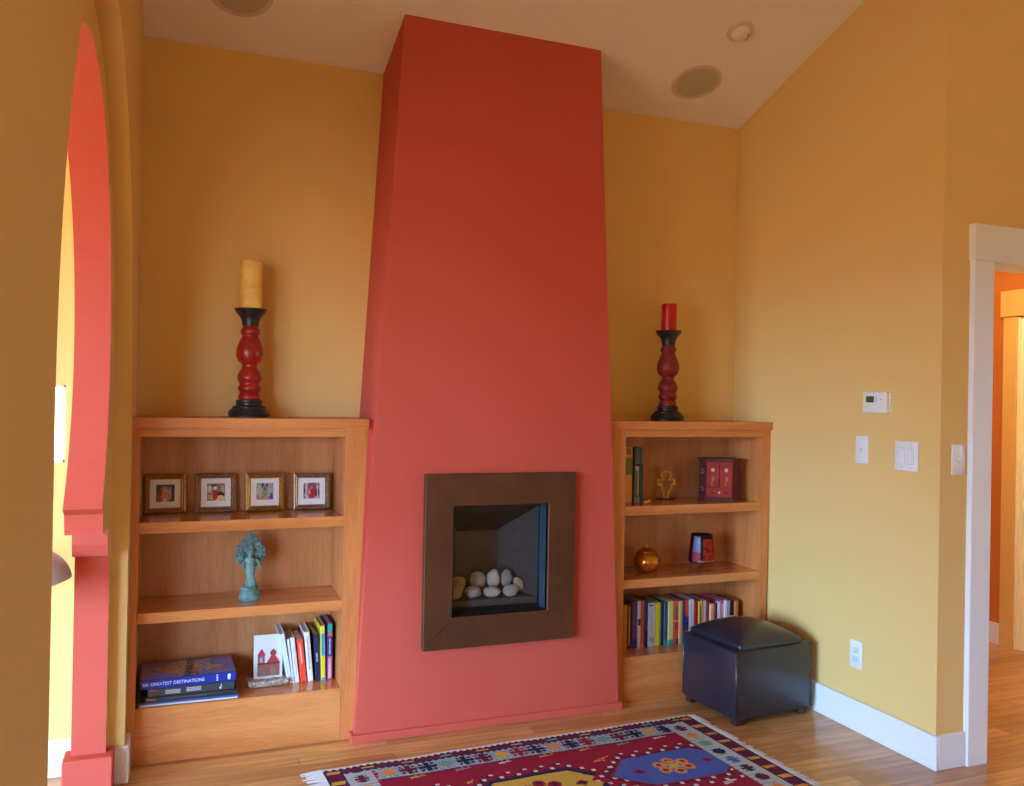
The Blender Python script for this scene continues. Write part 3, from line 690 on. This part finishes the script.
# right bookcase, lower shelf books
GR = 'row of books on the lower right shelf'
F_ = 852/3.93
def X(cx_):   # measured spine positions along the shelf (converted to metres beforehand)
    return cx_
Rb = [  # left edge, right edge, height, colour, label, patches, marks
 (-0.737, -0.712, 0.208, (198, 130, 30), 'ochre book at the left end of the row', (), None),
 (-0.712, -0.688, 0.214, (30, 28, 26), 'black book with gold lettering up its spine', (), ((196, 160, 70), [(.06, .94, .45)])),
 (-0.688, -0.658, 0.22, (112, 74, 170), 'purple book left of the white one with a blue label', ((0, .2, (80, 56, 180)),), None),
 (-0.658, -0.642, 0.222, (206, 208, 228), 'slim white book with a dark blue label', ((.48, .62, (40, 56, 120)),), None),
 (-0.642, -0.621, 0.222, (202, 92, 60), 'burnt orange book beside a dark navy one', ((.0, .08, (210, 120, 120)),), None),
 (-0.621, -0.603, 0.221, (44, 46, 92), 'dark navy book with grey upper spine', ((.55, .75, (60, 58, 110)), (.0, .35, (20, 24, 80))), None),
 (-0.603, -0.563, 0.208, (186, 190, 212), 'thick pale grey book with a round emblem at the foot', (), ((120, 124, 150), [(.30, .86, .12)])),
 (-0.563, -0.534, 0.207, (212, 204, 30), 'bright yellow book beside the thick grey one', (), None),
 (-0.534, -0.512, 0.205, (30, 48, 62), 'dark green black book with a pale stripe', ((.02, .98, (150, 160, 160), -.4, -.28),), None),
 (-0.512, -0.491, 0.206, (52, 76, 112), 'slate blue book with teal foot', ((.0, .12, (30, 140, 150)),), None),
 (-0.491, -0.462, 0.209, (206, 204, 128), 'pale yellow green book with a teal base band', ((.0, .12, (30, 150, 150)),), None),
 (-0.462, -0.432, 0.209, (212, 96, 70), 'coral book with colourful spine picture', ((.55, .85, (120, 110, 80), -.2, .3), (.3, .52, (206, 50, 60), -.2, .5), (.52, .54, (230, 220, 220)), (.0, .12, (60, 44, 60), .0, .5)), None),
 (-0.432, -0.413, 0.206, (216, 180, 100), 'cream gold book right of the coral one', (), None),
 (-0.413, -0.398, 0.208, (70, 34, 96), 'dark violet book left of the red and blue one', ((.4, .7, (40, 50, 120)),), None),
 (-0.398, -0.375, 0.208, (212, 76, 52), 'red orange book with a blue lower spine', ((.3, .62, (50, 80, 140)), (.36, .5, (30, 120, 120), -.1, .4)), None),
 (-0.375, -0.345, 0.209, (198, 204, 220), 'thick white book left of a red one', (), ((150, 160, 180), [(.3, .9, .1)])),
 (-0.345, -0.322, 0.201, (164, 30, 34), 'deep red book between white and gold books', (), None),
 (-0.322, -0.294, 0.199, (222, 170, 60), 'golden yellow book with dark print', (), ((70, 70, 60), [(.35, .9, .3)])),
 (-0.294, -0.274, 0.197, (206, 200, 216), 'pale book between gold and maroon ones', (), None),
 (-0.274, -0.255, 0.199, (146, 34, 46), 'maroon book with faint print', (), None),
 (-0.255, -0.233, 0.178, (226, 206, 170), 'shorter cream book right of the maroon one', (), ((220, 120, 60), [(.3, .9, .3)])),
 (-0.233, -0.22, 0.18, (190, 50, 50), 'slim red book beside a slim black one', (), None),
 (-0.22, -0.209, 0.18, (22, 20, 34), 'slim black book right of the slim red one', (), None),
 (-0.209, -0.189, 0.184, (214, 220, 236), 'white book left of the magenta one', (), None),
 (-0.189, -0.172, 0.194, (196, 60, 130), 'magenta spined book between white and pink ones', (), ((240, 220, 230), [(.3, .9, .3)])),
 (-0.172, -0.154, 0.192, (226, 214, 226), 'pale pink book right of the magenta one', (), None),
 (-0.154, -0.134, 0.187, (196, 216, 236), 'light blue white book near the right end', (), None),
 (-0.134, -0.111, 0.187, (30, 16, 34), 'slim black book near the right end with a small white mark', ((.5, .6, (220, 220, 220)),), None),
 (-0.111, -0.088, 0.185, (206, 120, 50), 'orange book against the right end', (), None),
]
rnd = random.Random(11)
for i, (a, b_, h, c, lb, pt, mk) in enumerate(Rb):
    th = (b_-a)-.0008
    bk = book(lb, GR, ((a+b_)/2, YS+rnd.uniform(-.004, .004), DK+.0005), th, h, rnd.uniform(.135, .155), c, patches=pt, marks=mk, seed=20+i, page=(168, 162, 160))
    if 'round emblem' in lb:
        bm = nb(); tube(bm, [(.011*math.cos(2*PI*k/20), -.001, .035+.013*math.sin(2*PI*k/20)) for k in range(20)], .0015, 6, closed=True); blob(bm, (0, -.0008, .035), (.005, .0012, .006), sub=1, rough=0)
        obj('round_emblem', bm, plain((90, 80, 150)), bk)
        bm = nb(); box(bm, (-.014, -.001, .193), (.006, .0, .199)); obj('spine_print', bm, plain((30, 30, 40)), bk)

# right bookcase, top shelf: two large books, brass trinket, cross, cabinet
b = book('tall ochre book with a green picture band, against the left side', 'tall books on the top right shelf', (-.724, -.195, S1+.0005), .043, .266, .15, (206, 150, 66), patches=((.50, .80, (110, 120, 70)), (.04, .14, (206, 180, 140))), marks=((120, 80, 40), [(.86, .97, .6)]))
b = book('tall black book with a pale photographic spine', 'tall books on the top right shelf', (-.681, -.198, S1+.0005), .040, .262, .145, (24, 26, 32), patches=((.70, .99, (78, 100, 116), -.2, .35), (.0, .12, (150, 150, 190), -.35, .4), (.1, .62, (112, 112, 104), -.30, .1), (.06, .66, (170, 160, 190), .12, .28)))
bm = nb(); blob(bm, (-.003, -.0015, .165), (.008, .002, .012), (0, -.5, 0), 0, sub=2); obj('pale_portrait', bm, plain((190, 180, 185)), b)
b = book('slim slate grey book beside the tall black one', 'tall books on the top right shelf', (-.650, -.190, S1+.0005), .021, .259, .14, (62, 72, 76), patches=((.70, .97, (104, 116, 116), -.1, .3),))
t = thing('brass_trinket', 'tiny brass trinket at the foot of the tall black book', 'ornament', (-.640, -.226, S1))
bm = nb(); blob(bm, (0, 0, .0075), (.016, .010, .0075), rough=.1, seed=2, sub=2); obj('body', bm, BRS, t, True)
bm = nb(); blob(bm, (.013, 0, .014), (.007, .006, .006), rough=.05, seed=3, sub=2); obj('knob', bm, BRS, t, True)
# outline cross
t = thing('brass_cross', 'openwork gold cross standing on a small dark oval base', 'cross', (-.449, -.080, S1), -.05)
bm = nb(); lathe(bm, [(.001, 0), (1, 0), (1, .5), (.9, 1), (.001, 1)], 32, caps=False)
for v in bm.verts: v.co = Vector((v.co.x*.052, v.co.y*.026, v.co.z*.005))
obj('oval_base', bm, plain((48, 22, 16), .35), t, 40)
hh = [(.012, .006), (.012, .033), (.020, .037), (.020, .050), (.026, .054), (.026, .072), (.046, .072), (.046, .094), (.014, .096), (.018, .104), (.024, .112), (.024, .126), (.014, .134), (.0, .136)]
pts = [(x, 0, z) for x, z in hh] + [(-x, 0, z) for x, z in hh[::-1][1:]]
bm = nb()
for a, b_ in zip(pts, pts[1:] + pts[:1]):
    a, b_ = Vector(a), Vector(b_); d = (b_-a); L_ = d.length
    mt = Matrix.Translation((a+b_)/2) @ Matrix.Rotation(-math.atan2(d.z, d.x), 4, 'Y')
    box(bm, (-L_/2-.0035, -.004, -.0037), (L_/2+.0035, .004, .0037), mtx=mt)
obj('cross_outline', bm, BRS, t)
bm = nb(); tube(bm, [(.009*math.cos(2*PI*k/16), 0, .117+.008*math.sin(2*PI*k/16)) for k in range(16)], .0018, 6, closed=True); obj('centre_ring', bm, BRS, t)
# painted cabinet with bay front
t = thing('painted_cabinet', 'small red painted cabinet with double doors and flower motifs', 'cabinet', (-.184, -.140, S1), math.radians(-29)); t.scale = (.93, .93, 1)
RB = mat('worn_red_lacquer', lin(150, 34, 30), .55, vary=.3, vscale=30); DR = mat('dark_maroon_lacquer', lin(84, 28, 30), .6, vary=.2, vscale=30)
def bay(bm, g, z0, z1): prism(bm, [(-.085-g, .030), (-.105-g, -.035-g*.5), (-.072-g*.5, -.075-g), (.066+g*.5, -.075-g), (.105+g, -.035-g*.5), (.085+g, .030)], z0, z1, 'z')
bm = nb(); bay(bm, .006, 0, .012); obj('base_plinth', bm, DR, t)
bm = nb(); bay(bm, 0, .012, .196); obj('body', bm, DR, t)
bm = nb(); bay(bm, .008, .196, .206); bay(bm, .002, .190, .196); obj('lid', bm, DR, t)
for x0, x1 in ((-.069, -.006), (.000, .063)):
    bm = nb(); box(bm, (x0, -.079, .065), (x1, -.075, .188), .001, 1); d_ = obj('door', bm, RB, t)
    xm = (x0+x1)/2
    bm = nb()
    for k in range(5): blob(bm, (xm+.006*math.cos(k*1.257), -.0800, .150+.006*math.sin(k*1.257)), (.0045, .0015, .0045), sub=1, rough=0)
    obj('painted_flower', bm, plain((206, 180, 170)), d_)
    bm = nb(); blob(bm, (xm+.002, -.0800, .105), (.010, .0015, .014), sub=1, rough=.2, seed=3); blob(bm, (xm-.004, -.0800, .084), (.006, .001, .008), sub=1, rough=.2, seed=6); obj('painted_bloom', bm, plain((176, 96, 36)), d_)
bm = nb(); box(bm, (-.069, -.079, .018), (.063, -.075, .061), .001, 1); d_ = obj('drawer', bm, RB, t)
bm = nb(); blob(bm, (-.003, -.083, .040), (.006, .006, .006), sub=2, rough=0); obj('knob', bm, plain((206, 186, 176)), d_)
bm = nb()
for x in (-.04, .03): blob(bm, (x, -.0800, .038), (.012, .0012, .005), sub=1, rough=.2)
obj('painted_leaves', bm, plain((60, 44, 28)), d_)
for zc in (.055, .14):
    bm = nb()
    for k in range(5): blob(bm, (-.0890+.006*math.cos(k*1.257), -.0555-.0073*math.cos(k*1.257), zc+.010*math.sin(k*1.257)), (.003, .003, .004), sub=1, rough=0)
    obj('painted_flower', bm, plain((170, 150, 150)), t)
# gold jar
t = thing('gold_jar', 'round glossy gold lidded jar on the middle right shelf', 'jar', (-.595, -.155, S2))
t.scale = (1.08, 1.08, 1.04)
GJ = mat('gold_lustre_glaze', lin(196, 124, 26), .22, .7, vary=.25, vscale=30)
bm = nb(); lathe(bm, [(.001, 0), (.028, 0), (.040, .006), (.053, .022), (.060, .042), (.061, .052), (.057, .068), (.046, .082), (.001, .084)], 48, caps=False); obj('jar_body', bm, GJ, t, 40)
bm = nb(); lathe(bm, [(.048, .082), (.050, .084), (.046, .088), (.047, .090), (.042, .094), (.042, .096), (.034, .102), (.020, .110), (.010, .112), (.001, .113)], 48, caps=False); l_ = obj('jar_lid', bm, GJ, t, 40)
bm = nb(); lathe(bm, [(.004, .111), (.003, .116), (.006, .121), (.003, .127), (.001, .130)], 16, caps=False); obj('finial', bm, BRS, l_, True)
bm = nb(); blob(bm, (-.010, -.055, .035), (.020, .008, .010), (0, .5, -.1), .1, 3, 2); obj('red_motif', bm, plain((176, 60, 30), .25), t)
# mosaic votive lamp
t = thing('votive_lamp', 'red mosaic glass votive shade with a painted blue highlight, on thin wire legs', 'candle holder', (-.262, -.118, S2))
bm = nb(); cl = bm.loops.layers.float_color.new('Col'); seg, rows = 28, 10; rr = random.Random(9)
vs = [[bm.verts.new(((.065-.013*(j/rows)**1.4)*math.cos(2*PI*i/seg), (.065-.013*(j/rows)**1.4)*math.sin(2*PI*i/seg), .026+.130*j/rows)) for i in range(seg)] for j in range(rows+1)]
for j in range(rows):
    for i in range(seg):
        f = bm.faces.new((vs[j][i], vs[j][(i+1) % seg], vs[j+1][(i+1) % seg], vs[j+1][i])); a = (i+.5)/seg
        if .53 < a < .66: c = lin(150, 176, 222) if j > 3 else lin(204, 90, 110)  # pale blue highlight painted into the glass colours
        elif .66 <= a < .68: c = lin(60, 20, 30)
        elif .45 < a < .53 or j == rows-1: c = lin(86, 20, 30)
        else: c = rr.choice([lin(196, 60, 40), lin(208, 78, 48), lin(170, 40, 36), lin(200, 70, 60)])
        if j == 0 and .6 < a < .95: c = rr.choice([lin(216, 120, 50), lin(210, 170, 190)])
        for lp in f.loops: lp[cl] = c
bmesh.ops.solidify(bm, geom=list(bm.faces), thickness=.002)
o = obj('mosaic_shade', bm, vcol_mat('mosaic_glass', .2), t, True)
bm = nb(); lathe(bm, [(.065, .024), (.067, .027), (.065, .030)], 28, caps=False); lathe(bm, [(.052, .154), (.0545, .157), (.052, .160)], 28, caps=False); obj('wire_rim', bm, plain((40, 30, 34), .4, .6), t, True)
for k in range(4):
    a = PI/4+k*PI/2+.3; bm = nb(); tube(bm, [(.058*math.cos(a), .058*math.sin(a), .028), (.052*math.cos(a), .052*math.sin(a), .010), (.054*math.cos(a), .054*math.sin(a), 0.001)], .0018, 6); obj('leg', bm, plain((60, 54, 66), .35, .7), t)

# ------------------------------------------------------------------ ottoman
OA = math.radians(5)
t = thing('storage_ottoman', 'dark leather cube ottoman with padded lid in the right corner', 'ottoman', (-.280, -.512, 0), OA)
ow, od = .430, .366
bm = nb(); vs = box(bm, (-ow/2, -od/2, .026), (ow/2, od/2, .318), .012, 3)
obj('upholstered_box', bm, LEA, t, 40)
for sx_ in (-1, 1):
    for sy_ in (-1, 1):
        bm = nb(); tube(bm, [(sx_*(ow/2-.004), sy_*(od/2-.004), .036), (sx_*(ow/2-.004), sy_*(od/2-.004), .318)], .0048, 8); obj('corner_piping', bm, LEA, t, True)
        bm = nb(); box(bm, (sx_*(ow/2-.035)-.022, sy_*(od/2-.03)-.018, 0), (sx_*(ow/2-.035)+.022, sy_*(od/2-.03)+.018, .027), .002, 1); obj('foot', bm, LEG, t)
bm = nb(); box(bm, (-ow/2+.02, -od/2+.006, .320), (ow/2-.052, od/2-.02, .324), .003, 1); obj('lid_base', bm, LEA, t)
bm = nb(); lx0, lx1, ly0, ly1 = -ow/2+.024, ow/2-.060, -od/2+.006, od/2-.025; n_ = 20
def cush(u, v):
    e_ = (1-abs(u)**5)*(1-abs(v)**5); r_ = .010*(1-e_)
    return (lx0+lx1)/2+(lx1-lx0)/2*u*(1-.03*(1-e_)), (ly0+ly1)/2+(ly1-ly0)/2*v*(1-.03*(1-e_)), .346+.020*max(0, e_)**.5+.036*(1-u*u)*(1-v*v)
g = [[bm.verts.new(cush(-1+2*i/n_, -1+2*j/n_)) for j in range(n_+1)] for i in range(n_+1)]
for i in range(n_):
    for j in range(n_): bm.faces.new((g[i][j], g[i+1][j], g[i+1][j+1], g[i][j+1]))
rim = [g[i][0] for i in range(n_)] + [g[n_][j] for j in range(n_)] + [g[n_-i][n_] for i in range(n_)] + [g[0][n_-j] for j in range(n_)]
prev = rim
for dx, z in ((.007, .338), (.006, .328), (.000, .320)):
    cur = []
    for v in rim:
        d = Vector((v.co.x-(lx0+lx1)/2, v.co.y-(ly0+ly1)/2, 0)); cur.append(bm.verts.new((v.co.x+math.copysign(dx, d.x)*(abs(d.x) > (lx1-lx0)*.42), v.co.y+math.copysign(dx, d.y)*(abs(d.y) > (ly1-ly0)*.42), z)))
    for k in range(len(rim)): bm.faces.new((prev[k], prev[(k+1) % len(rim)], cur[(k+1) % len(rim)], cur[k]))
    prev = cur
bm.faces.new(prev)
obj('padded_lid', bm, LEA, t, True)

# ------------------------------------------------------------------ rug
BR, BL = Vector((-.600, -.530)), Vector((-2.190, -.572)); AX = (BL-BR).normalized(); AV = Vector((.072, -.9974)); RW, RH = (BL-BR).length, 1.25
cN, cM, cR, cG, cL, cO, cB, cW, cY = [lin(*q)[:3] for q in ((34, 32, 66), (96, 26, 54), (142, 26, 52), (122, 142, 158), (172, 178, 182), (206, 136, 70), (72, 92, 168), (216, 208, 204), (196, 160, 66))]
GN = lin(110, 150, 130)[:3]
def hexd(u, v, cu, cv, L_, H_):   # <1 inside
    du, dv = abs(u-cu)/L_, abs(v-cv)/H_
    return max(dv, du*.72+dv*.28/1.0*1.0, (du-.30)/.70+dv*.62)
def star(du, dv, s):              # stepped four-armed flower
    a, b = abs(du)/s, abs(dv)/s
    return (a < .32 and b < 1) or (b < .32 and a < 1) or (.45 < a < .85 and .45 < b < .85 and abs(a-b) < .3)
def rug_col(u, v):
    """u metres from the right end, v metres from the far long edge"""
    v2 = min(v, RH-v); uu = min(u, RW-u); zz = abs((u/.026) % 1-.5)*2; zv = abs((v/.026) % 1-.5)*2
    side = uu < .075 and v2 > .0
    if v2 < .008+.014*zz: return cW
    if v2 < .020+.012*zz: return cN
    if uu < .070:
        k = (v % .085)/.085; a = abs(k-.5)*.085; b = abs(uu-.035+.35*(k-.5)*.085)
        if a < .011 and b < .024: return cY if int(v/.085) % 2 else cO
        if uu < .010: return cN
        if uu > .058+.008*zv: return cN
        return cM if zv > .0 else cN
    if v2 < .052:
        k = (u % .15)/.15
        if abs(v2-.038) < .006 and abs(k-.5) < .16: return [cY, GN, cO][int(u/.15) % 3]
        return cM
    if v2 < .056+.010*zz: return cN
    if uu < .165:
        if uu < .078: return cL
        i = int(v/.082); du, dv = uu-.120, (v % .082)-.041
        if star(du, dv, .027): return [cN, cM, cO, GN, cN, cB][i % 6]
        if abs(du) < .005 and abs(dv) < .005: return cY
        return cL if zv+((uu-.1)*4 % 1)*.2 > .15 else cG
    if v2 < .150:
        i = int(u/.074); du, dv = (u % .074)-.037, v2-.104
        if i % 3 == 0:
            if max(abs(du), abs(dv)*1.1)+.5*min(abs(du), abs(dv)) < .030: return [cO, cY, GN][(i//3) % 3]
        elif star(du, dv, .035): return [cN, cM, cN, cR][i % 4]
        return cG if ((u*41+int(v2/.012)*.37) % 1) < .62 else cL
    if v2 < .156+.010*zz: return cM
    # field
    for k, (cu, cv_, inner_c, tone) in enumerate(((.365, .42, cB, cO), (.905, .425, cY, cR), (1.40, .42, cB, cO), (.365, .83, cY, cR), (.905, .83, cB, cO), (1.40, .83, cY, cR))):
        d = hexd(u, v, cu, cv_, .275, .125)
        if d < 1.0:
            if d > .93: return cR if inner_c is cB else cN
            if d > .86: return cN if inner_c is cY else cB
            du, dv = u-cu, v-cv_; rr_ = math.hypot(du, dv*1.15)
            if rr_ < .020: return cY if inner_c is cB else cR
            for q in range(6):
                a = q*PI/3+.5; ex, ey = du-.058*math.cos(a), dv-.045*math.sin(a); er = math.hypot(ex, ey)
                if er < .025: return tone if er > .012 else (cR if inner_c is cB else cN)
                if abs(du*math.sin(a)-dv*math.cos(a)) < .007 and rr_ < .05: return cY if inner_c is cB else cR
            for s_ in (-1, 1):
                if abs(du-s_*.150)*.8+abs(dv) < .022: return cM if abs(du-s_*.150)*.8+abs(dv) < .012 or inner_c is cY else cR
            return inner_c
        if d < 1.38:
            ix, iy = int(u/.034), int(v/.030); fx, fy = (u/.034) % 1, (v/.030) % 1
            if (ix+iy) % 2 == 0 and .25 < fx < .72 and .25 < fy < .72: return cW
            if (ix+iy) % 2 == 0 and fx >= .6 and fy > .2: return cN
            return cM if d < 1.12 else cR
    k = (u % .17)/.17-.5; m_ = (v % .11)/.11-.5
    if abs(m_*.11 - .2*k*.17) < .009 and abs(k*.17) < .032 and abs(m_*.11) > .002: return [cY, cO, cW, GN][(int(u/.17)+int(v/.11)) % 4]
    return cR
t = thing('kilim_rug', 'patterned crimson, navy and gold kilim rug on the oak floor', 'rug', (BR.x, BR.y, 0))
bm = nb(); cl = bm.loops.layers.float_color.new('Col'); S_ = .0052; nu, nv = int(RW/S_), int(RH/S_)
def wave(u): return .003*math.sin(u*9)+.003*math.sin(u*23+1)
def rp(u, v, z=None): return (AX.x*u+AV.x*v, AX.y*u+AV.y*v+wave(u)*max(0, 1-v*2), z if z is not None else .0065+.0012*noise.noise(Vector((u*5, v*5, 0))))
g = [[bm.verts.new(rp(i*RW/nu, j*RH/nv)) for j in range(nv+1)] for i in range(nu+1)]
for i in range(nu):
    for j in range(nv):
        f = bm.faces.new((g[i][j], g[i+1][j], g[i+1][j+1], g[i][j+1])); c = rug_col((i+.5)*RW/nu, (j+.5)*RH/nv)
        q = 1+.12*noise.noise(Vector((i*.9, j*.9, 0)))
        for lp in f.loops: lp[cl] = (c[0]*q, c[1]*q, c[2]*q, 1)
rim = [g[i][0] for i in range(nu)] + [g[nu][j] for j in range(nv)] + [g[nu-i][nv] for i in range(nu)] + [g[0][nv-j] for j in range(nv)]
low = [bm.verts.new((v.co.x, v.co.y, .0005)) for v in rim]
for k in range(len(rim)):
    f = bm.faces.new((rim[k], rim[(k+1) % len(rim)], low[(k+1) % len(rim)], low[k]))
    for lp in f.loops: lp[cl] = (.5, .48, .46, 1)
obj('woven_field', bm, vcol_mat('kilim_wool', .95), t)
for end in (0, 1):
    bm = nb(); rr = random.Random(end)
    for k in range(150):
        v = RH*(k+.5)/150+rr.uniform(-.002, .002); ln = rr.uniform(.030, .048); u0 = 0 if end == 0 else RW; s_ = -1 if end == 0 else 1; sk = rr.uniform(-.014, .014)
        if end == 1 and v < .12: ln += .03
        tube(bm, [rp(u0-s_*.002, v, .0055), rp(u0+s_*ln*.5, v+sk*.5, .005), rp(u0+s_*ln, v+sk, .0025)], [.0028, .0026, .0016], 5)
    o = obj('fringe', bm, mat('fringe_cotton', lin(206, 198, 198), .9), t); o['kind'] = 'stuff'

# ------------------------------------------------------------------ right wall fittings
def wall_basis(o, loc):   # local: x along the wall (towards the camera side = -y), y out of wall, z up for the x=0 wall
    o.location = loc; o.rotation_euler = (0, 0, -PI/2)
# local frame faces -y; rotated -90 deg about z it faces -x with local x -> -y
t = thing('thermostat', 'white wall thermostat with a small green display', 'thermostat', (0, -.993, 1.345), -PI/2)
bm = nb(); box(bm, (-.066, -.006, .002), (.066, 0, .086), .002, 2); obj('back_plate', bm, PLS, t)
bm = nb(); box(bm, (-.063, -.028, 0), (.063, -.005, .088), .006, 3); obj('housing', bm, PLS, t, 40)
bm = nb(); box(bm, (-.042, -.0288, .044), (.002, -.0275, .070), .001, 1); obj('display', bm, mat('lcd_green', lin(74, 96, 44), .2), t)
bm = nb()
for x, z in ((.014, .062), (.014, .052), (.038, .057)): box(bm, (x-.004, -.0295, z-.003), (x+.004, -.0275, z+.003), .001, 1)
obj('buttons', bm, plain((170, 176, 184), .4), t)
def plate(label, loc, rz, gangs, kind, cat='light switch', name='light_switch'):
    t = thing(name, label, cat, loc, rz); wd = .070+.046*(gangs-1)
    bm = nb(); box(bm, (-wd/2, -.0055, 0), (wd/2, 0, .116), .003, 2); obj('cover_plate', bm, PLS, t, 40)
    for gng in range(gangs):
        x = (gng-(gangs-1)/2)*.046
        if kind == 'toggle':
            bm = nb(); box(bm, (x-.005, -.0065, .046), (x+.005, -.005, .070), .0005, 1); box(bm, (x-.0035, -.014, .054), (x+.0035, -.005, .066), .001, 1, mtx=None); obj('toggle', bm, plain((206, 210, 218), .4), t)
        elif kind == 'rocker':
            bm = nb(); box(bm, (x-.0165, -.0068, .025), (x+.0165, -.005, .091), .001, 1); f_ = obj('rocker_frame', bm, plain((206, 214, 222), .4), t)
            bm = nb(); box(bm, (x-.014, -.0085, .028), (x+.014, -.005, .088), .0015, 1); obj('rocker', bm, PLS, t)
        else:
            for z in (.038, .078):
                bm = nb(); box(bm, (x-.017, -.0075, z-.014), (x+.017, -.005, z+.014), .004, 2); s_ = obj('socket', bm, plain((210, 216, 222), .4), t)
                bm = nb(); box(bm, (x-.008, -.008, z-.003), (x-.0062, -.0072, z+.006)); box(bm, (x+.006, -.008, z-.003), (x+.0078, -.0072, z+.005)); box(bm, (x-.002, -.008, z-.010), (x+.002, -.0072, z-.006)); obj('slot', bm, plain((130, 134, 140)), s_)
        bm = nb()
        for z in (.012, .104): box(bm, (x-.0025, -.0065, z-.0025), (x+.0025, -.005, z+.0025), .001, 1)
        obj('screw', bm, plain((190, 196, 204), .3, .5), t)
plate('single toggle switch on the ochre wall, left below the thermostat', (0, -.906, 1.131), -PI/2, 1, 'toggle')
plate('double rocker switch on the ochre wall, right below the thermostat', (0, -1.144, 1.120), -PI/2, 2, 'rocker')
plate('single toggle switch around the corner beside the white door casing', (.090, LR, 1.117), 0, 1, 'toggle')
plate('white duplex wall outlet low on the ochre wall', (0, -.892, .262), -PI/2, 1, 'outlet', 'power outlet', 'power_outlet')

# ------------------------------------------------------------------ ceiling fittings
SL = -math.atan(K)
def ceil_thing(name, label, cat, x, y): return thing(name, label, cat, (x, y, ceil_z(y)), 0, rx=SL)
def speaker(label, x, y):
    t = ceil_thing('ceiling_speaker', label, 'speaker', x, y)
    bm = nb(); lathe(bm, [(.120, 0), (.120, -.004), (.113, -.007), (.100, -.006), (.097, -.004)], 64, caps=False); obj('rim', bm, plain((206, 190, 178), .6), t, 40)
    bm = nb(); lathe(bm, [(.001, -.006), (.05, -.0055), (.098, -.005), (.098, -.001)], 64, caps=False); obj('grille', bm, mat('speaker_mesh', lin(184, 174, 158), .8, bump=.6, bscale=700), t, 40)
speaker('round grey ceiling speaker right of the chimney breast', -.435, -.268)
speaker('round grey ceiling speaker left of the chimney breast', -2.505, -.308)
t = ceil_thing('smoke_detector', 'small white domed detector on the ceiling', 'smoke detector', -.432, -.600)
bm = nb(); lathe(bm, [(.060, 0), (.060, -.006), (.054, -.010), (.048, -.010)], 48); obj('mounting_ring', bm, plain((206, 196, 190), .5), t, 40)
bm = nb(); lathe(bm, [(.044, -.010), (.042, -.020), (.034, -.032), (.020, -.036), (.001, -.037)], 48, caps=False); obj('dome', bm, plain((226, 220, 218), .4), t, 50)
bm = nb(); tube(bm, [(.030*math.cos(a), .030*math.sin(a), -.0345) for a in [k*.15-1.2 for k in range(12)]], .0018, 6); obj('vent_slot', bm, plain((90, 76, 66)), t)

# ------------------------------------------------------------------ floor lamp in the side room
t = thing('floor_lamp', 'grey domed lamp shade glimpsed through the arch', 'lamp', (-3.30, -.62, 0))
GRY = mat('grey_lamp_metal', lin(176, 172, 176), .5, .1)
bm = nb(); lathe(bm, [(.001, 0), (.12, 0), (.12, .015), (.02, .025), (.001, .025)], 32, caps=False); obj('base', bm, GRY, t, 40)
bm = nb(); tube(bm, [(0, 0, .02), (0, 0, .9), (.05, 0, 1.02), (.12, 0, 1.03), (.16, 0, .97)], .009, 10); obj('pole', bm, GRY, t, True)
bm = nb(); R_ = .125; prof = [(R_*math.sin(a), R_*math.cos(a)) for a in [k*PI/2/12 for k in range(13)]]
lathe(bm, [(r+.001, z) for r, z in prof], 32, caps=False); lathe(bm, [(r*.97+.001, z*.97) for r, z in prof], 32, caps=False)
obj('lamp_shade', bm, GRY, t, True, (.165, 0, .748), (0, math.radians(-12), 0))
